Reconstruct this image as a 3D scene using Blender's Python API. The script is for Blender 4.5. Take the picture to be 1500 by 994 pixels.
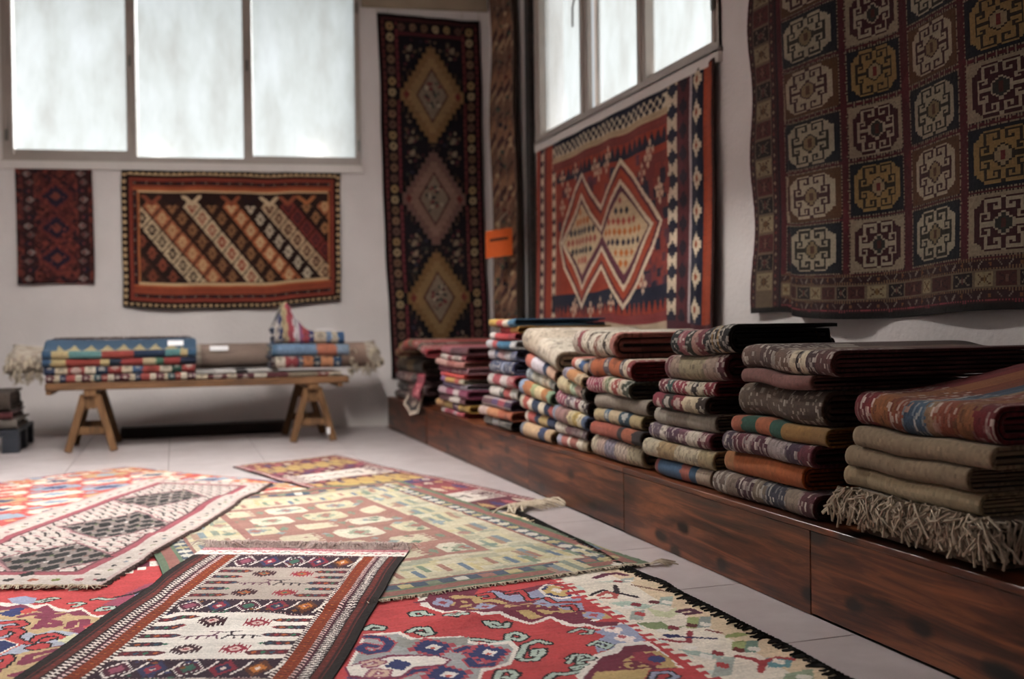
import bpy, math, random
import numpy as np
from mathutils import Matrix, Vector

for o in list(bpy.data.objects):
    bpy.data.objects.remove(o, do_unlink=True)
scene = bpy.context.scene
COL = scene.collection

# ------------------------------------------------------------------ camera
F_PX, CAM_H = 1500.0, 0.9
YAW, PITCH, RHO = math.radians(18.2566), math.radians(0.5876), math.atan(0.0129)
_f0 = np.array([math.sin(YAW), math.cos(YAW), 0.0])
_r0 = np.array([math.cos(YAW), -math.sin(YAW), 0.0])
_u0 = np.array([0, 0, 1.0])
FWD = _f0 * math.cos(PITCH) - _u0 * math.sin(PITCH)
_u = _u0 * math.cos(PITCH) + _f0 * math.sin(PITCH)
RGT = _r0 * math.cos(RHO) - _u * math.sin(RHO)
UPV = _u * math.cos(RHO) + _r0 * math.sin(RHO)
CPOS = np.array([0, 0, CAM_H])
cam_data = bpy.data.cameras.new('camera')
cam = bpy.data.objects.new('camera', cam_data)
COL.objects.link(cam)
cam.matrix_world = Matrix(((RGT[0], UPV[0], -FWD[0], 0), (RGT[1], UPV[1], -FWD[1], 0),
                           (RGT[2], UPV[2], -FWD[2], CAM_H), (0, 0, 0, 1)))
cam_data.sensor_width = 36.0
cam_data.sensor_fit = 'HORIZONTAL'
cam_data.lens = 36.0 * F_PX / 1500.0
cam_data.clip_end = 200
cam_data.dof.use_dof = True
cam_data.dof.focus_distance = 3.3
cam_data.dof.aperture_fstop = 1.9
scene.camera = cam

# ------------------------------------------------------------------ sky, sun, exposure
world = bpy.data.worlds.new('overcast_sky')
scene.world = world
world.use_nodes = True
_bg = world.node_tree.nodes['Background']
_bg.inputs[0].default_value = (0.93, 0.97, 1.0, 1)
WORLD_S, SUN_S, TUBE_STRENGTH = 0.62, 34.0, 430.0
_bg.inputs[1].default_value = WORLD_S
sun_data = bpy.data.lights.new('sun', 'SUN')
sun_data.energy = SUN_S
sun_data.angle = math.radians(75)
sun_data.color = (0.99, 0.985, 1.0)
sun = bpy.data.objects.new('sun', sun_data)
COL.objects.link(sun)
_sd = Vector((-0.62, -0.62, -0.80)).normalized()
sun.rotation_euler = _sd.to_track_quat('-Z', 'Y').to_euler()
scene.view_settings.view_transform = 'Standard'
scene.view_settings.look = 'None'
scene.view_settings.gamma = 1.0
scene.view_settings.use_curve_mapping = False
scene.view_settings.exposure = 0.0

# ------------------------------------------------------------------ photo pixel -> place
def ray(x, y):
    return RGT * (x - 750) / F_PX + UPV * (497 - y) / F_PX + FWD
def on_plane(x, y, n, d):
    n = np.array(n, float); r = ray(x, y)
    return CPOS + r * ((d - n @ CPOS) / (n @ r))
def on_floor(x, y, h=0.0):
    return on_plane(x, y, (0, 0, 1), h)

WX = 2.928                                   # right wall plane
CORNER = np.array([2.928, 9.462, 0.0])       # room corner
DB = np.array([-0.98991, 0.14169, 0.0])      # along the back wall, away from the corner
NB = np.array([-0.14169, -0.98991, 0.0])     # back wall normal into the room
def back(s, z, o=0.0):
    return CORNER + DB * s + NB * o + np.array([0, 0, z])
def back_sz(x, y):
    p = on_plane(x, y, NB, NB @ CORNER)
    return float((p - CORNER) @ DB), float(p[2])
def right_yz(x, y, X=WX):
    p = on_plane(x, y, (1, 0, 0), X)
    return float(p[1]), float(p[2])

# ------------------------------------------------------------------ colour and materials
def C(h):
    h = h.lstrip('#')
    v = np.array([int(h[i:i + 2], 16) / 255 for i in (0, 2, 4)])
    return np.where(v <= 0.04045, v / 12.92, ((v + 0.055) / 1.055) ** 2.4)
def new_mat(name):
    m = bpy.data.materials.new(name); m.use_nodes = True
    nt = m.node_tree
    return m, nt, nt.nodes['Principled BSDF'], nt.nodes, nt.links
def setc(sock, h):
    c = C(h); sock.default_value = (c[0], c[1], c[2], 1)
def ramp(nodes, stops):
    r = nodes.new('ShaderNodeValToRGB')
    e = r.color_ramp.elements
    while len(e) < len(stops): e.new(0.5)
    for k, (p, h) in enumerate(stops):
        e[k].position = p; c = C(h); e[k].color = (c[0], c[1], c[2], 1)
    return r
def noise(nodes, links, scale, detail=3, vec=None, rough=0.5):
    n = nodes.new('ShaderNodeTexNoise'); n.inputs['Scale'].default_value = scale
    n.inputs['Detail'].default_value = detail; n.inputs['Roughness'].default_value = rough
    if vec: links.new(vec, n.inputs['Vector'])
    return n
def bump(nodes, links, bsdf, height, strength, dist):
    b = nodes.new('ShaderNodeBump'); b.inputs['Strength'].default_value = strength
    b.inputs['Distance'].default_value = dist
    links.new(height, b.inputs['Height']); links.new(b.outputs[0], bsdf.inputs['Normal'])
    return b

def mat_wool(name, pile=False):
    m, nt, b, N, L = new_mat(name)
    a = N.new('ShaderNodeAttribute'); a.attribute_name = 'Col'
    tc = N.new('ShaderNodeTexCoord')
    n1 = noise(N, L, 900 if not pile else 260, 2, tc.outputs['Object'])
    n2 = noise(N, L, 6, 3, tc.outputs['Object'])
    mr = N.new('ShaderNodeMapRange'); mr.inputs['From Min'].default_value = 0.3; mr.inputs['From Max'].default_value = 0.7
    mr.inputs['To Min'].default_value = 0.82; mr.inputs['To Max'].default_value = 1.12
    L.new(n1.outputs[0], mr.inputs[0])
    mr2 = N.new('ShaderNodeMapRange'); mr2.inputs['From Min'].default_value = 0.3; mr2.inputs['From Max'].default_value = 0.7
    mr2.inputs['To Min'].default_value = 0.88; mr2.inputs['To Max'].default_value = 1.08
    L.new(n2.outputs[0], mr2.inputs[0])
    mm = N.new('ShaderNodeMath'); mm.operation = 'MULTIPLY'
    L.new(mr.outputs[0], mm.inputs[0]); L.new(mr2.outputs[0], mm.inputs[1])
    vm = N.new('ShaderNodeVectorMath'); vm.operation = 'SCALE'
    L.new(a.outputs['Color'], vm.inputs[0]); L.new(mm.outputs[0], vm.inputs['Scale'])
    L.new(vm.outputs[0], b.inputs['Base Color'])
    b.inputs['Roughness'].default_value = 0.95
    b.inputs['Specular IOR Level'].default_value = 0.12
    b.inputs['Sheen Weight'].default_value = 0.06
    bump(N, L, b, n1.outputs[0], 0.5, 0.003 if not pile else 0.006)
    return m
def mat_plain(name, h, rough=0.6, var=0.1, scale=20, spec=0.3, metal=0.0, bs=0.0):
    m, nt, b, N, L = new_mat(name)
    tc = N.new('ShaderNodeTexCoord')
    n = noise(N, L, scale, 4, tc.outputs['Object'])
    mr = N.new('ShaderNodeMapRange'); mr.inputs['From Min'].default_value = 0.3; mr.inputs['From Max'].default_value = 0.7
    mr.inputs['To Min'].default_value = 1 - var; mr.inputs['To Max'].default_value = 1 + var
    L.new(n.outputs[0], mr.inputs[0])
    vm = N.new('ShaderNodeVectorMath'); vm.operation = 'SCALE'
    c = C(h); vm.inputs[0].default_value = tuple(c)
    L.new(mr.outputs[0], vm.inputs['Scale']); L.new(vm.outputs[0], b.inputs['Base Color'])
    b.inputs['Roughness'].default_value = rough; b.inputs['Specular IOR Level'].default_value = spec
    b.inputs['Metallic'].default_value = metal
    if bs: bump(N, L, b, n.outputs[0], 0.4, bs)
    return m
def mat_wood(name, dark, mid, light, axis, rough, scale=1.0, knots=0.0):
    m, nt, b, N, L = new_mat(name)
    tc = N.new('ShaderNodeTexCoord'); mp = N.new('ShaderNodeMapping')
    s = [14 * scale] * 3; s[axis] = 1.1 * scale
    mp.inputs['Scale'].default_value = s
    L.new(tc.outputs['Object'], mp.inputs['Vector'])
    n = noise(N, L, 1.6, 6, mp.outputs[0], 0.62); n.inputs['Distortion'].default_value = 0.8
    n2 = noise(N, L, 1.7, 3, tc.outputs['Object'])
    mx = N.new('ShaderNodeMath'); mx.operation = 'ADD'
    h = N.new('ShaderNodeMath'); h.operation = 'MULTIPLY'; h.inputs[1].default_value = 0.7
    g = N.new('ShaderNodeMath'); g.operation = 'MULTIPLY'; g.inputs[1].default_value = 0.3
    L.new(n.outputs[0], h.inputs[0]); L.new(n2.outputs[0], g.inputs[0])
    L.new(h.outputs[0], mx.inputs[0]); L.new(g.outputs[0], mx.inputs[1])
    r = ramp(N, [(0.38, dark), (0.5, mid), (0.62, light)])
    L.new(mx.outputs[0], r.inputs[0])
    out = r.outputs[0]
    if knots:
        v = N.new('ShaderNodeTexVoronoi'); v.voronoi_dimensions = '2D'; v.inputs['Scale'].default_value = 1.0
        sp = N.new('ShaderNodeSeparateXYZ'); cb = N.new('ShaderNodeCombineXYZ'); L.new(tc.outputs['Object'], sp.inputs[0])
        wn = noise(N, L, 9, 2, tc.outputs['Object'])
        my = N.new('ShaderNodeMath'); my.operation = 'MULTIPLY'; my.inputs[1].default_value = 2.6; L.new(sp.outputs[axis], my.inputs[0])
        mz = N.new('ShaderNodeMath'); mz.operation = 'MULTIPLY_ADD'; mz.inputs[1].default_value = 5.2; mz.inputs[2].default_value = 0.4; L.new(sp.outputs[2 if axis != 2 else 0], mz.inputs[0])
        aw = N.new('ShaderNodeMath'); aw.operation = 'MULTIPLY_ADD'; aw.inputs[1].default_value = 0.25; L.new(wn.outputs[0], aw.inputs[0]); L.new(my.outputs[0], aw.inputs[2])
        L.new(aw.outputs[0], cb.inputs[0]); L.new(mz.outputs[0], cb.inputs[1]); L.new(cb.outputs[0], v.inputs['Vector'])
        kr = N.new('ShaderNodeMapRange'); kr.inputs['From Min'].default_value = 0.07; kr.inputs['From Max'].default_value = 0.17
        kr.inputs['To Min'].default_value = 1 - knots; kr.inputs['To Max'].default_value = 1.0
        kr.clamp = True
        L.new(v.outputs['Distance'], kr.inputs[0])
        vm = N.new('ShaderNodeVectorMath'); vm.operation = 'SCALE'
        L.new(out, vm.inputs[0]); L.new(kr.outputs[0], vm.inputs['Scale']); out = vm.outputs[0]
    L.new(out, b.inputs['Base Color'])
    b.inputs['Roughness'].default_value = rough; b.inputs['Specular IOR Level'].default_value = 0.28
    bump(N, L, b, n.outputs[0], 0.25, 0.004)
    return m
def mat_plaster(name, h):
    m, nt, b, N, L = new_mat(name)
    tc = N.new('ShaderNodeTexCoord')
    n = noise(N, L, 1.3, 6, tc.outputs['Object'], 0.6); n2 = noise(N, L, 38, 4, tc.outputs['Object'])
    n3 = noise(N, L, 6, 3, tc.outputs['Object'])
    c = C(h)
    r = N.new('ShaderNodeMapRange'); r.inputs['From Min'].default_value = 0.3; r.inputs['From Max'].default_value = 0.7
    r.inputs['To Min'].default_value = 0.9; r.inputs['To Max'].default_value = 1.05
    L.new(n.outputs[0], r.inputs[0])
    vm = N.new('ShaderNodeVectorMath'); vm.operation = 'SCALE'; vm.inputs[0].default_value = tuple(c)
    L.new(r.outputs[0], vm.inputs['Scale']); L.new(vm.outputs[0], b.inputs['Base Color'])
    ad = N.new('ShaderNodeMath'); ad.operation = 'ADD'
    L.new(n2.outputs[0], ad.inputs[0]); L.new(n3.outputs[0], ad.inputs[1])
    b.inputs['Roughness'].default_value = 0.85; b.inputs['Specular IOR Level'].default_value = 0.2
    bump(N, L, b, ad.outputs[0], 0.45, 0.01)
    return m
def mat_frosted(name):
    m, nt, b, N, L = new_mat(name)
    N.remove(b)
    out = N['Material Output']
    tc = N.new('ShaderNodeTexCoord'); mp = N.new('ShaderNodeMapping'); mp.inputs['Scale'].default_value = (2.2, 2.2, 0.9)
    L.new(tc.outputs['Object'], mp.inputs[0])
    n = noise(N, L, 1.5, 5, mp.outputs[0], 0.55)
    r = ramp(N, [(0.3, '#e0e0dd'), (0.5, '#eaecea'), (0.7, '#f2f4f4')])
    L.new(n.outputs[0], r.inputs[0])
    tl = N.new('ShaderNodeBsdfTranslucent'); L.new(r.outputs[0], tl.inputs[0])
    tr = N.new('ShaderNodeBsdfTransparent'); L.new(r.outputs[0], tr.inputs[0])
    mx = N.new('ShaderNodeMixShader'); mx.inputs[0].default_value = 0.07
    L.new(tr.outputs[0], mx.inputs[1]); L.new(tl.outputs[0], mx.inputs[2])
    gl = N.new('ShaderNodeBsdfGlossy'); gl.inputs['Roughness'].default_value = 0.15
    mg = N.new('ShaderNodeMixShader'); mg.inputs[0].default_value = 0.012
    L.new(mx.outputs[0], mg.inputs[1]); L.new(gl.outputs[0], mg.inputs[2])
    L.new(mg.outputs[0], out.inputs['Surface'])
    return m
def mat_tile(name):
    m, nt, b, N, L = new_mat(name)
    g = N.new('ShaderNodeNewGeometry')
    oi = N.new('ShaderNodeObjectInfo')
    n = noise(N, L, 5, 5, g.outputs['Position'], 0.6)
    r = ramp(N, [(0.35, '#a59b9b'), (0.65, '#b5acac')])
    L.new(n.outputs[0], r.inputs[0])
    mr = N.new('ShaderNodeMapRange'); mr.inputs['To Min'].default_value = 0.93; mr.inputs['To Max'].default_value = 1.04
    L.new(oi.outputs['Random'], mr.inputs[0])
    vm = N.new('ShaderNodeVectorMath'); vm.operation = 'SCALE'
    L.new(r.outputs[0], vm.inputs[0]); L.new(mr.outputs[0], vm.inputs['Scale'])
    L.new(vm.outputs[0], b.inputs['Base Color'])
    b.inputs['Roughness'].default_value = 0.33; b.inputs['Specular IOR Level'].default_value = 0.6
    return m
def mat_emit(name, h, s):
    m, nt, b, N, L = new_mat(name)
    setc(b.inputs['Base Color'], h); setc(b.inputs['Emission Color'], h)
    b.inputs['Emission Strength'].default_value = s
    return m

WOOL = mat_wool('woven_wool'); PILE = mat_wool('pile_wool', True)
PLASTER = mat_plaster('white_plaster', '#d0cac8')
FRAME = mat_plain('window_aluminium', '#9a9088', 0.45, 0.06, 8, 0.5)
SILL = mat_plaster('sill_plaster', '#cfcac6')
GLASS = mat_frosted('frosted_glass')
TILE = mat_tile('glazed_floor_tile')
GROUT = mat_plain('tile_grout', '#6f6866', 0.9)
BOARD = mat_wood('stained_platform_board', '#200d07', '#472314', '#744228', 1, 0.36, 1.0, 0.92)
TRESTLE = mat_wood('raw_trestle_wood', '#3a2817', '#5c4128', '#745538', 2, 0.7)
PLANK = mat_wood('raw_plank_wood', '#38261a', '#5a3f28', '#704f34', 0, 0.7)
DARKWOOD = mat_wood('dark_wood', '#120d0b', '#1c1513', '#2a201c', 0, 0.6)
BATTEN = mat_plain('beige_batten', '#8d7f6c', 0.8, 0.1, 5)
METAL = mat_plain('grey_metal', '#6b6a66', 0.35, 0.05, 30, 0.5, 0.8)
DARKPLASTIC = mat_plain('dark_pallet_plastic', '#24272e', 0.5, 0.1, 10)
PAPER = mat_plain('white_paper', '#e4e2e4', 0.8, 0.02)
ORANGE = mat_plain('orange_card', '#c2551c', 0.75, 0.05)
CORD = mat_plain('cotton_cord', '#a59a86', 0.95, 0.15, 60)
DARKPRINT = mat_plain('dark_print', '#3a1c10', 0.8, 0.05)

# ------------------------------------------------------------------ object helpers
def link(o, parent=None):
    COL.objects.link(o)
    if parent is not None: o.parent = parent
    return o
def mesh_obj(name, V, Fc, mat, parent=None, smooth=False):
    me = bpy.data.meshes.new(name)
    me.from_pydata([tuple(map(float, v)) for v in V], [], [tuple(f) for f in Fc]); me.update()
    me.materials.append(mat)
    if smooth: me.polygons.foreach_set('use_smooth', [True] * len(me.polygons))
    return link(bpy.data.objects.new(name, me), parent)
def empty(name, loc=(0, 0, 0)):
    o = bpy.data.objects.new(name, None); o.empty_display_size = 0.1
    o.location = tuple(map(float, loc))
    return link(o)
def tag(o, label, cat, group=None):
    o['label'] = label; o['category'] = cat
    if group: o['group'] = group
    return o
def struct(o):
    o['kind'] = 'structure'; return o
def parent_keep(o, p):
    """parent an object given in world coordinates under an Empty that is only translated"""
    o.parent = p; o.matrix_parent_inverse = Matrix.Translation(-Vector(p.location)); return o
BOXF = [(0, 3, 2, 1), (4, 5, 6, 7), (0, 1, 5, 4), (1, 2, 6, 5), (2, 3, 7, 6), (3, 0, 4, 7)]
class Geo:
    """collects boxes and tubes into one mesh"""
    def __init__(s): s.V = []; s.F = []
    def add(s, V, Fc):
        k = len(s.V); s.V += [tuple(map(float, v)) for v in V]; s.F += [tuple(i + k for i in f) for f in Fc]; return s
    def hexa(s, c8): return s.add(c8, BOXF)
    def box(s, x0, y0, z0, x1, y1, z1, b=0.0):
        if not b:
            return s.hexa([(x0, y0, z0), (x1, y0, z0), (x1, y1, z0), (x0, y1, z0), (x0, y0, z1), (x1, y0, z1), (x1, y1, z1), (x0, y1, z1)])
        return s.cbox((x0 + x1) / 2, (y0 + y1) / 2, (z0 + z1) / 2, np.eye(3), (x1 - x0) / 2, (y1 - y0) / 2, (z1 - z0) / 2, b)
    def cbox(s, cx, cy, cz, A, hx, hy, hz, b):
        """box with chamfered edges, axes = rows of A"""
        V = []; idx = {}
        for sx in (-1, 1):
            for sy in (-1, 1):
                for sz in (-1, 1):
                    for k in range(3):
                        h = [hx - b, hy - b, hz - b]; h[k] += b
                        p = A[0] * sx * h[0] + A[1] * sy * h[1] + A[2] * sz * h[2]
                        idx[(sx, sy, sz, k)] = len(V); V.append((cx + p[0], cy + p[1], cz + p[2]))
        Fc = []
        for k in range(3):
            for sg in (-1, 1):
                a, c = [j for j in range(3) if j != k]
                q = []
                for (da, dc) in ((-1, -1), (1, -1), (1, 1), (-1, 1)):
                    t = [0, 0, 0]; t[k] = sg; t[a] = da; t[c] = dc; q.append(idx[(*t, k)])
                flip = (sg > 0) != (k == 1)
                Fc.append(q if flip else q[::-1])
        for k in range(3):
            a, c = [j for j in range(3) if j != k]
            for da in (-1, 1):
                for dc in (-1, 1):
                    t0 = [0, 0, 0]; t0[k] = -1; t0[a] = da; t0[c] = dc
                    t1 = list(t0); t1[k] = 1
                    q = [idx[(*t0, a)], idx[(*t1, a)], idx[(*t1, c)], idx[(*t0, c)]]
                    flip = (da * dc > 0) != (k == 1)
                    Fc.append(q[::-1] if flip else q)
        for sx in (-1, 1):
            for sy in (-1, 1):
                for sz in (-1, 1):
                    q = [idx[(sx, sy, sz, k)] for k in range(3)]
                    Fc.append(q if sx * sy * sz > 0 else q[::-1])
        return s.add(V, Fc)
    def beam(s, p0, p1, w, t, up=(0, 0, 1), b=0.004):
        p0 = np.array(p0, float); p1 = np.array(p1, float)
        d = p1 - p0; L = np.linalg.norm(d); d /= L
        x = np.cross(np.array(up, float), d); x /= np.linalg.norm(x); y = np.cross(d, x)
        c = (p0 + p1) / 2
        return s.cbox(*c, np.array([x, y, d]), w / 2, t / 2, L / 2, b)
    def tube(s, P, r, n=6, cap=True):
        P = np.array(P, float); k0 = len(s.V); R = np.broadcast_to(np.array(r, float), (len(P),))
        T = np.gradient(P, axis=0); T /= np.linalg.norm(T, axis=1)[:, None] + 1e-9
        ref = np.array([0, 0, 1.0]) if abs(T[0][2]) < 0.9 else np.array([1.0, 0, 0])
        x = np.cross(ref, T[0]); x /= np.linalg.norm(x)
        for i in range(len(P)):
            x = x - T[i] * (x @ T[i]); x /= np.linalg.norm(x) + 1e-9; y = np.cross(T[i], x)
            for k in range(n):
                a = 2 * math.pi * k / n
                s.V.append(tuple(P[i] + (x * math.cos(a) + y * math.sin(a)) * R[i]))
        for i in range(len(P) - 1):
            for k in range(n):
                a, b2 = k0 + i * n + k, k0 + i * n + (k + 1) % n
                s.F.append((a, b2, b2 + n, a + n))
        if cap:
            s.F.append(tuple(k0 + k for k in range(n))[::-1]); e = k0 + (len(P) - 1) * n
            s.F.append(tuple(e + k for k in range(n)))
        return s
    def build(s, name, mat, parent=None, smooth=False, origin=None):
        V = s.V
        if origin is not None: V = [(v[0] - origin[0], v[1] - origin[1], v[2] - origin[2]) for v in V]
        o = mesh_obj(name, V, s.F, mat, None, smooth)
        if origin is not None: o.location = tuple(map(float, origin))
        if parent is not None: parent_keep(o, parent)
        return o

# ------------------------------------------------------------------ woven canvases
def homog(q):
    """unit square (0,0),(1,0),(1,1),(0,1) -> quad"""
    A = []; Bv = []
    for (u, v), (x, y) in zip(((0, 0), (1, 0), (1, 1), (0, 1)), q):
        A.append([u, v, 1, 0, 0, 0, -x * u, -x * v]); Bv.append(x)
        A.append([0, 0, 0, u, v, 1, -y * u, -y * v]); Bv.append(y)
    h = np.linalg.solve(np.array(A, float), np.array(Bv, float))
    return np.array([[h[0], h[1], h[2]], [h[3], h[4], h[5]], [h[6], h[7], 1]])
class Canvas:
    """coloured cells of a rug, all painting in metres from its first corner"""
    def __init__(s, w, l, cell, base, seed=0, ue=None, ve=None, to_local=None):
        s.w, s.l = w, l
        s.ue = np.linspace(0, w, max(2, round(w / cell)) + 1) if ue is None else ue
        s.ve = np.linspace(0, l, max(2, round(l / cell)) + 1) if ve is None else ve
        s.uc = (s.ue[1:] + s.ue[:-1]) / 2; s.vc = (s.ve[1:] + s.ve[:-1]) / 2
        s.U, s.V = np.meshgrid(s.uc, s.vc)
        s.a = np.empty(s.U.shape + (3,)); s.a[:] = C(base)
        s.rng = np.random.default_rng(seed); s.to_local = to_local; s.clip = None
    def put(s, m, c, sl=None):
        v = s.a if sl is None else s.a[sl]
        if s.clip is not None: m = m & (s.clip if sl is None else s.clip[sl])
        v[m] = C(c) if isinstance(c, str) else c
    def win(s, u0, v0, u1, v1):
        i0, i1 = np.searchsorted(s.uc, (u0, u1)); j0, j1 = np.searchsorted(s.vc, (v0, v1))
        return (slice(j0, j1), slice(i0, i1))
    def rect(s, u0, v0, u1, v1, c):
        sl = s.win(u0, v0, u1, v1); s.put(np.ones(s.U[sl].shape, bool), c, sl)
    def frame(s, d0, d1, c):
        D = np.minimum(np.minimum(s.U, s.w - s.U), np.minimum(s.V, s.l - s.V))
        s.put((D >= d0) & (D < d1), c)
    def poly(s, P, c):
        P = np.array(P, float); sl = s.win(P[:, 0].min(), P[:, 1].min(), P[:, 0].max() + 1e-6, P[:, 1].max() + 1e-6)
        U, V = s.U[sl], s.V[sl]
        if U.size == 0: return
        m = np.zeros(U.shape, bool); n = len(P)
        for i in range(n):
            (x0, y0), (x1, y1) = P[i], P[(i + 1) % n]
            if y0 == y1: continue
            m ^= ((V >= min(y0, y1)) & (V < max(y0, y1)) & (U < x0 + (V - y0) * (x1 - x0) / (y1 - y0)))
        s.put(m, c, sl)
    def line(s, P, wd, c):
        for (x0, y0), (x1, y1) in zip(P[:-1], P[1:]):
            h = wd / 2
            sl = s.win(min(x0, x1) - h, min(y0, y1) - h, max(x0, x1) + h, max(y0, y1) + h)
            U, V = s.U[sl], s.V[sl]
            if U.size == 0: continue
            dx, dy = x1 - x0, y1 - y0; q = dx * dx + dy * dy + 1e-12
            t = np.clip(((U - x0) * dx + (V - y0) * dy) / q, 0, 1)
            s.put((U - x0 - t * dx) ** 2 + (V - y0 - t * dy) ** 2 < h * h, c, sl)
    def dia(s, cu, cv, ru, rv, c, step=0.0):
        sl = s.win(cu - ru, cv - rv, cu + ru, cv + rv); U, V = s.U[sl] - cu, s.V[sl] - cv
        if step: V = (np.floor(np.abs(V) / step) + 0.5) * step
        s.put(np.abs(U) / ru + np.abs(V) / rv < 1, c, sl)
    def disc(s, cu, cv, r, c, rv=None):
        rv = rv or r
        sl = s.win(cu - r, cv - rv, cu + r, cv + rv); U, V = s.U[sl] - cu, s.V[sl] - cv
        s.put((U / r) ** 2 + (V / rv) ** 2 < 1, c, sl)
    def spr(s, cu, cv, w, h, rows, cm):
        sl = s.win(cu - w / 2, cv - h / 2, cu + w / 2, cv + h / 2); U, V = s.U[sl], s.V[sl]
        if U.size == 0: return
        nr, nc = len(rows), len(rows[0])
        I = np.clip(((U - cu) / w + 0.5) * nc, 0, nc - 1).astype(int); J = np.clip(((V - cv) / h + 0.5) * nr, 0, nr - 1).astype(int)
        g = np.array([[ord(ch) for ch in r] for r in rows])[J, I]
        for ch, c in cm.items(): s.put(g == ord(ch), c, sl)
    def speck(s, u0, v0, u1, v1, cols, n, r0, r1, shape='d', asp=1.0):
        for _ in range(n):
            cu, cv = s.rng.uniform(u0, u1), s.rng.uniform(v0, v1); r = s.rng.uniform(r0, r1)
            c = cols[s.rng.integers(len(cols))]
            if shape == 'd': s.dia(cu, cv, r, r * asp, c)
            else: s.rect(cu - r, cv - r * asp, cu + r, cv + r * asp, c)
    def checks(s, u0, v0, u1, v1, pu, pv, c, off=0.5):
        """staggered row of blocks"""
        sl = s.win(u0, v0, u1, v1); U, V = s.U[sl], s.V[sl]
        r = np.floor((V - v0) / pv)
        s.put(((U - u0) / pu + r * off) % 1 < 0.5, c, sl)
    def teeth(s, u0, v0, u1, v1, p, c, axis='u', flip=False):
        """row of triangles; axis = direction of the row"""
        sl = s.win(u0, v0, u1, v1); U, V = s.U[sl], s.V[sl]
        if axis == 'u': t = np.abs(((U - u0) / p) % 1 - 0.5) * 2; h = (V - v0) / (v1 - v0)
        else: t = np.abs(((V - v0) / p) % 1 - 0.5) * 2; h = (U - u0) / (u1 - u0)
        s.put((t > h) if not flip else (t > 1 - h), c, sl)
    def px(s, pts, off=(0, 0), sc=1.0):
        return [s.to_local(off[0] + p[0] / sc, off[1] + p[1] / sc) for p in pts]
    def finish(s, grain=0.07, abrash=0.05, tone=1.0, sat=1.0):
        g = s.a.mean(-1, keepdims=True); s.a = (g + (s.a - g) * sat) * tone
        k = 1 + s.rng.normal(0, grain, s.a.shape[:2]) + s.rng.normal(0, abrash, (s.a.shape[0], 1))
        s.a = np.clip(s.a * k[..., None], 0.002, 0.95)
        return s

def grid_faces(nv, nu, k0=0, flip=False):
    j, i = np.meshgrid(np.arange(nv), np.arange(nu), indexing='ij')
    a = k0 + j * (nu + 1) + i
    q = np.stack([a, a + 1, a + nu + 2, a + nu + 1], -1).reshape(-1, 4)
    return q[:, ::-1] if flip else q
def raw_mesh(name, V, Q, colf, mat, parent=None):
    me = bpy.data.meshes.new(name)
    V = np.ascontiguousarray(V, np.float32); Q = np.ascontiguousarray(Q, np.int32)
    me.vertices.add(len(V)); me.vertices.foreach_set('co', V.ravel())
    me.loops.add(Q.size); me.loops.foreach_set('vertex_index', Q.ravel())
    me.polygons.add(len(Q)); me.polygons.foreach_set('loop_start', np.arange(len(Q), dtype=np.int32) * 4)
    me.polygons.foreach_set('use_smooth', np.ones(len(Q), bool))
    at = me.attributes.new('Col', 'FLOAT_COLOR', 'FACE')
    c4 = np.ones((len(Q), 4), np.float32); c4[:, :3] = colf
    at.data.foreach_set('color', c4.ravel())
    me.materials.append(mat); me.update(calc_edges=True); me.validate()
    return link(bpy.data.objects.new(name, me), parent)
def sheet(name, cv, pos, thick, mat=None, edge='#3a2a24', origin=(0, 0, 0), parent=None, jit=0.0006, flip=False):
    """woven sheet: coloured face grid, coarse back, closed rim. pos(U,V)->(...,3), face normal side = front"""
    Ug, Vg = np.meshgrid(cv.ue, cv.ve)
    P = pos(Ug, Vg)
    du = np.gradient(P, axis=1); dv = np.gradient(P, axis=0)
    Nn = np.cross(dv, du) if not flip else np.cross(du, dv)
    Nn /= np.linalg.norm(Nn, axis=2)[..., None] + 1e-12
    P = P + Nn * cv.rng.normal(0, jit, P.shape[:2])[..., None]
    nv, nu = len(cv.ve) - 1, len(cv.ue) - 1
    V = [P.reshape(-1, 3)]; Q = [grid_faces(nv, nu, 0, not flip)]; cl = [cv.a.reshape(-1, 3)]
    jb = np.unique(np.linspace(0, nv, max(3, nv // 6)).astype(int)); ib = np.unique(np.linspace(0, nu, max(3, nu // 6)).astype(int))
    Bk = (P - Nn * thick)[np.ix_(jb, ib)]
    k1 = len(V[0]); V.append(Bk.reshape(-1, 3)); Q.append(grid_faces(len(jb) - 1, len(ib) - 1, k1, flip))
    ec = C(edge); cl.append(np.tile(ec, ((len(jb) - 1) * (len(ib) - 1), 1)))
    # rim
    id_ = np.arange((nv + 1) * (nu + 1)).reshape(nv + 1, nu + 1)
    loop = np.concatenate([id_[0, :-1], id_[:-1, -1], id_[-1, :0:-1], id_[:0:-1, 0]])
    rim = (P - Nn * thick).reshape(-1, 3)[loop]
    k2 = k1 + len(V[1]); V.append(rim)
    n = len(loop); a = np.arange(n); b = (a + 1) % n
    q = np.stack([loop[a], loop[b], k2 + b, k2 + a], -1)
    Q.append(q[:, ::-1] if not flip else q); cl.append(np.tile(ec, (n, 1)))
    return _sheet_obj(name, np.concatenate(V), np.concatenate(Q), np.concatenate(cl), mat, origin, parent)
def _sheet_obj(name, V, Q, cl, mat, origin, parent):
    o = raw_mesh(name, V - np.array(origin, float), Q, cl, mat or WOOL)
    o.location = tuple(map(float, origin))
    if parent is not None: parent_keep(o, parent)
    return o
def wob(x, seed, amp, n=4, f=3.0):
    r = np.random.default_rng(seed); y = np.zeros_like(np.asarray(x, float))
    for k in range(n): y = y + r.uniform(0.4, 1) / (k + 1) * np.sin(np.asarray(x) * f * (k + 1) * r.uniform(0.7, 1.3) + r.uniform(0, 6.3))
    return y * amp
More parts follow.
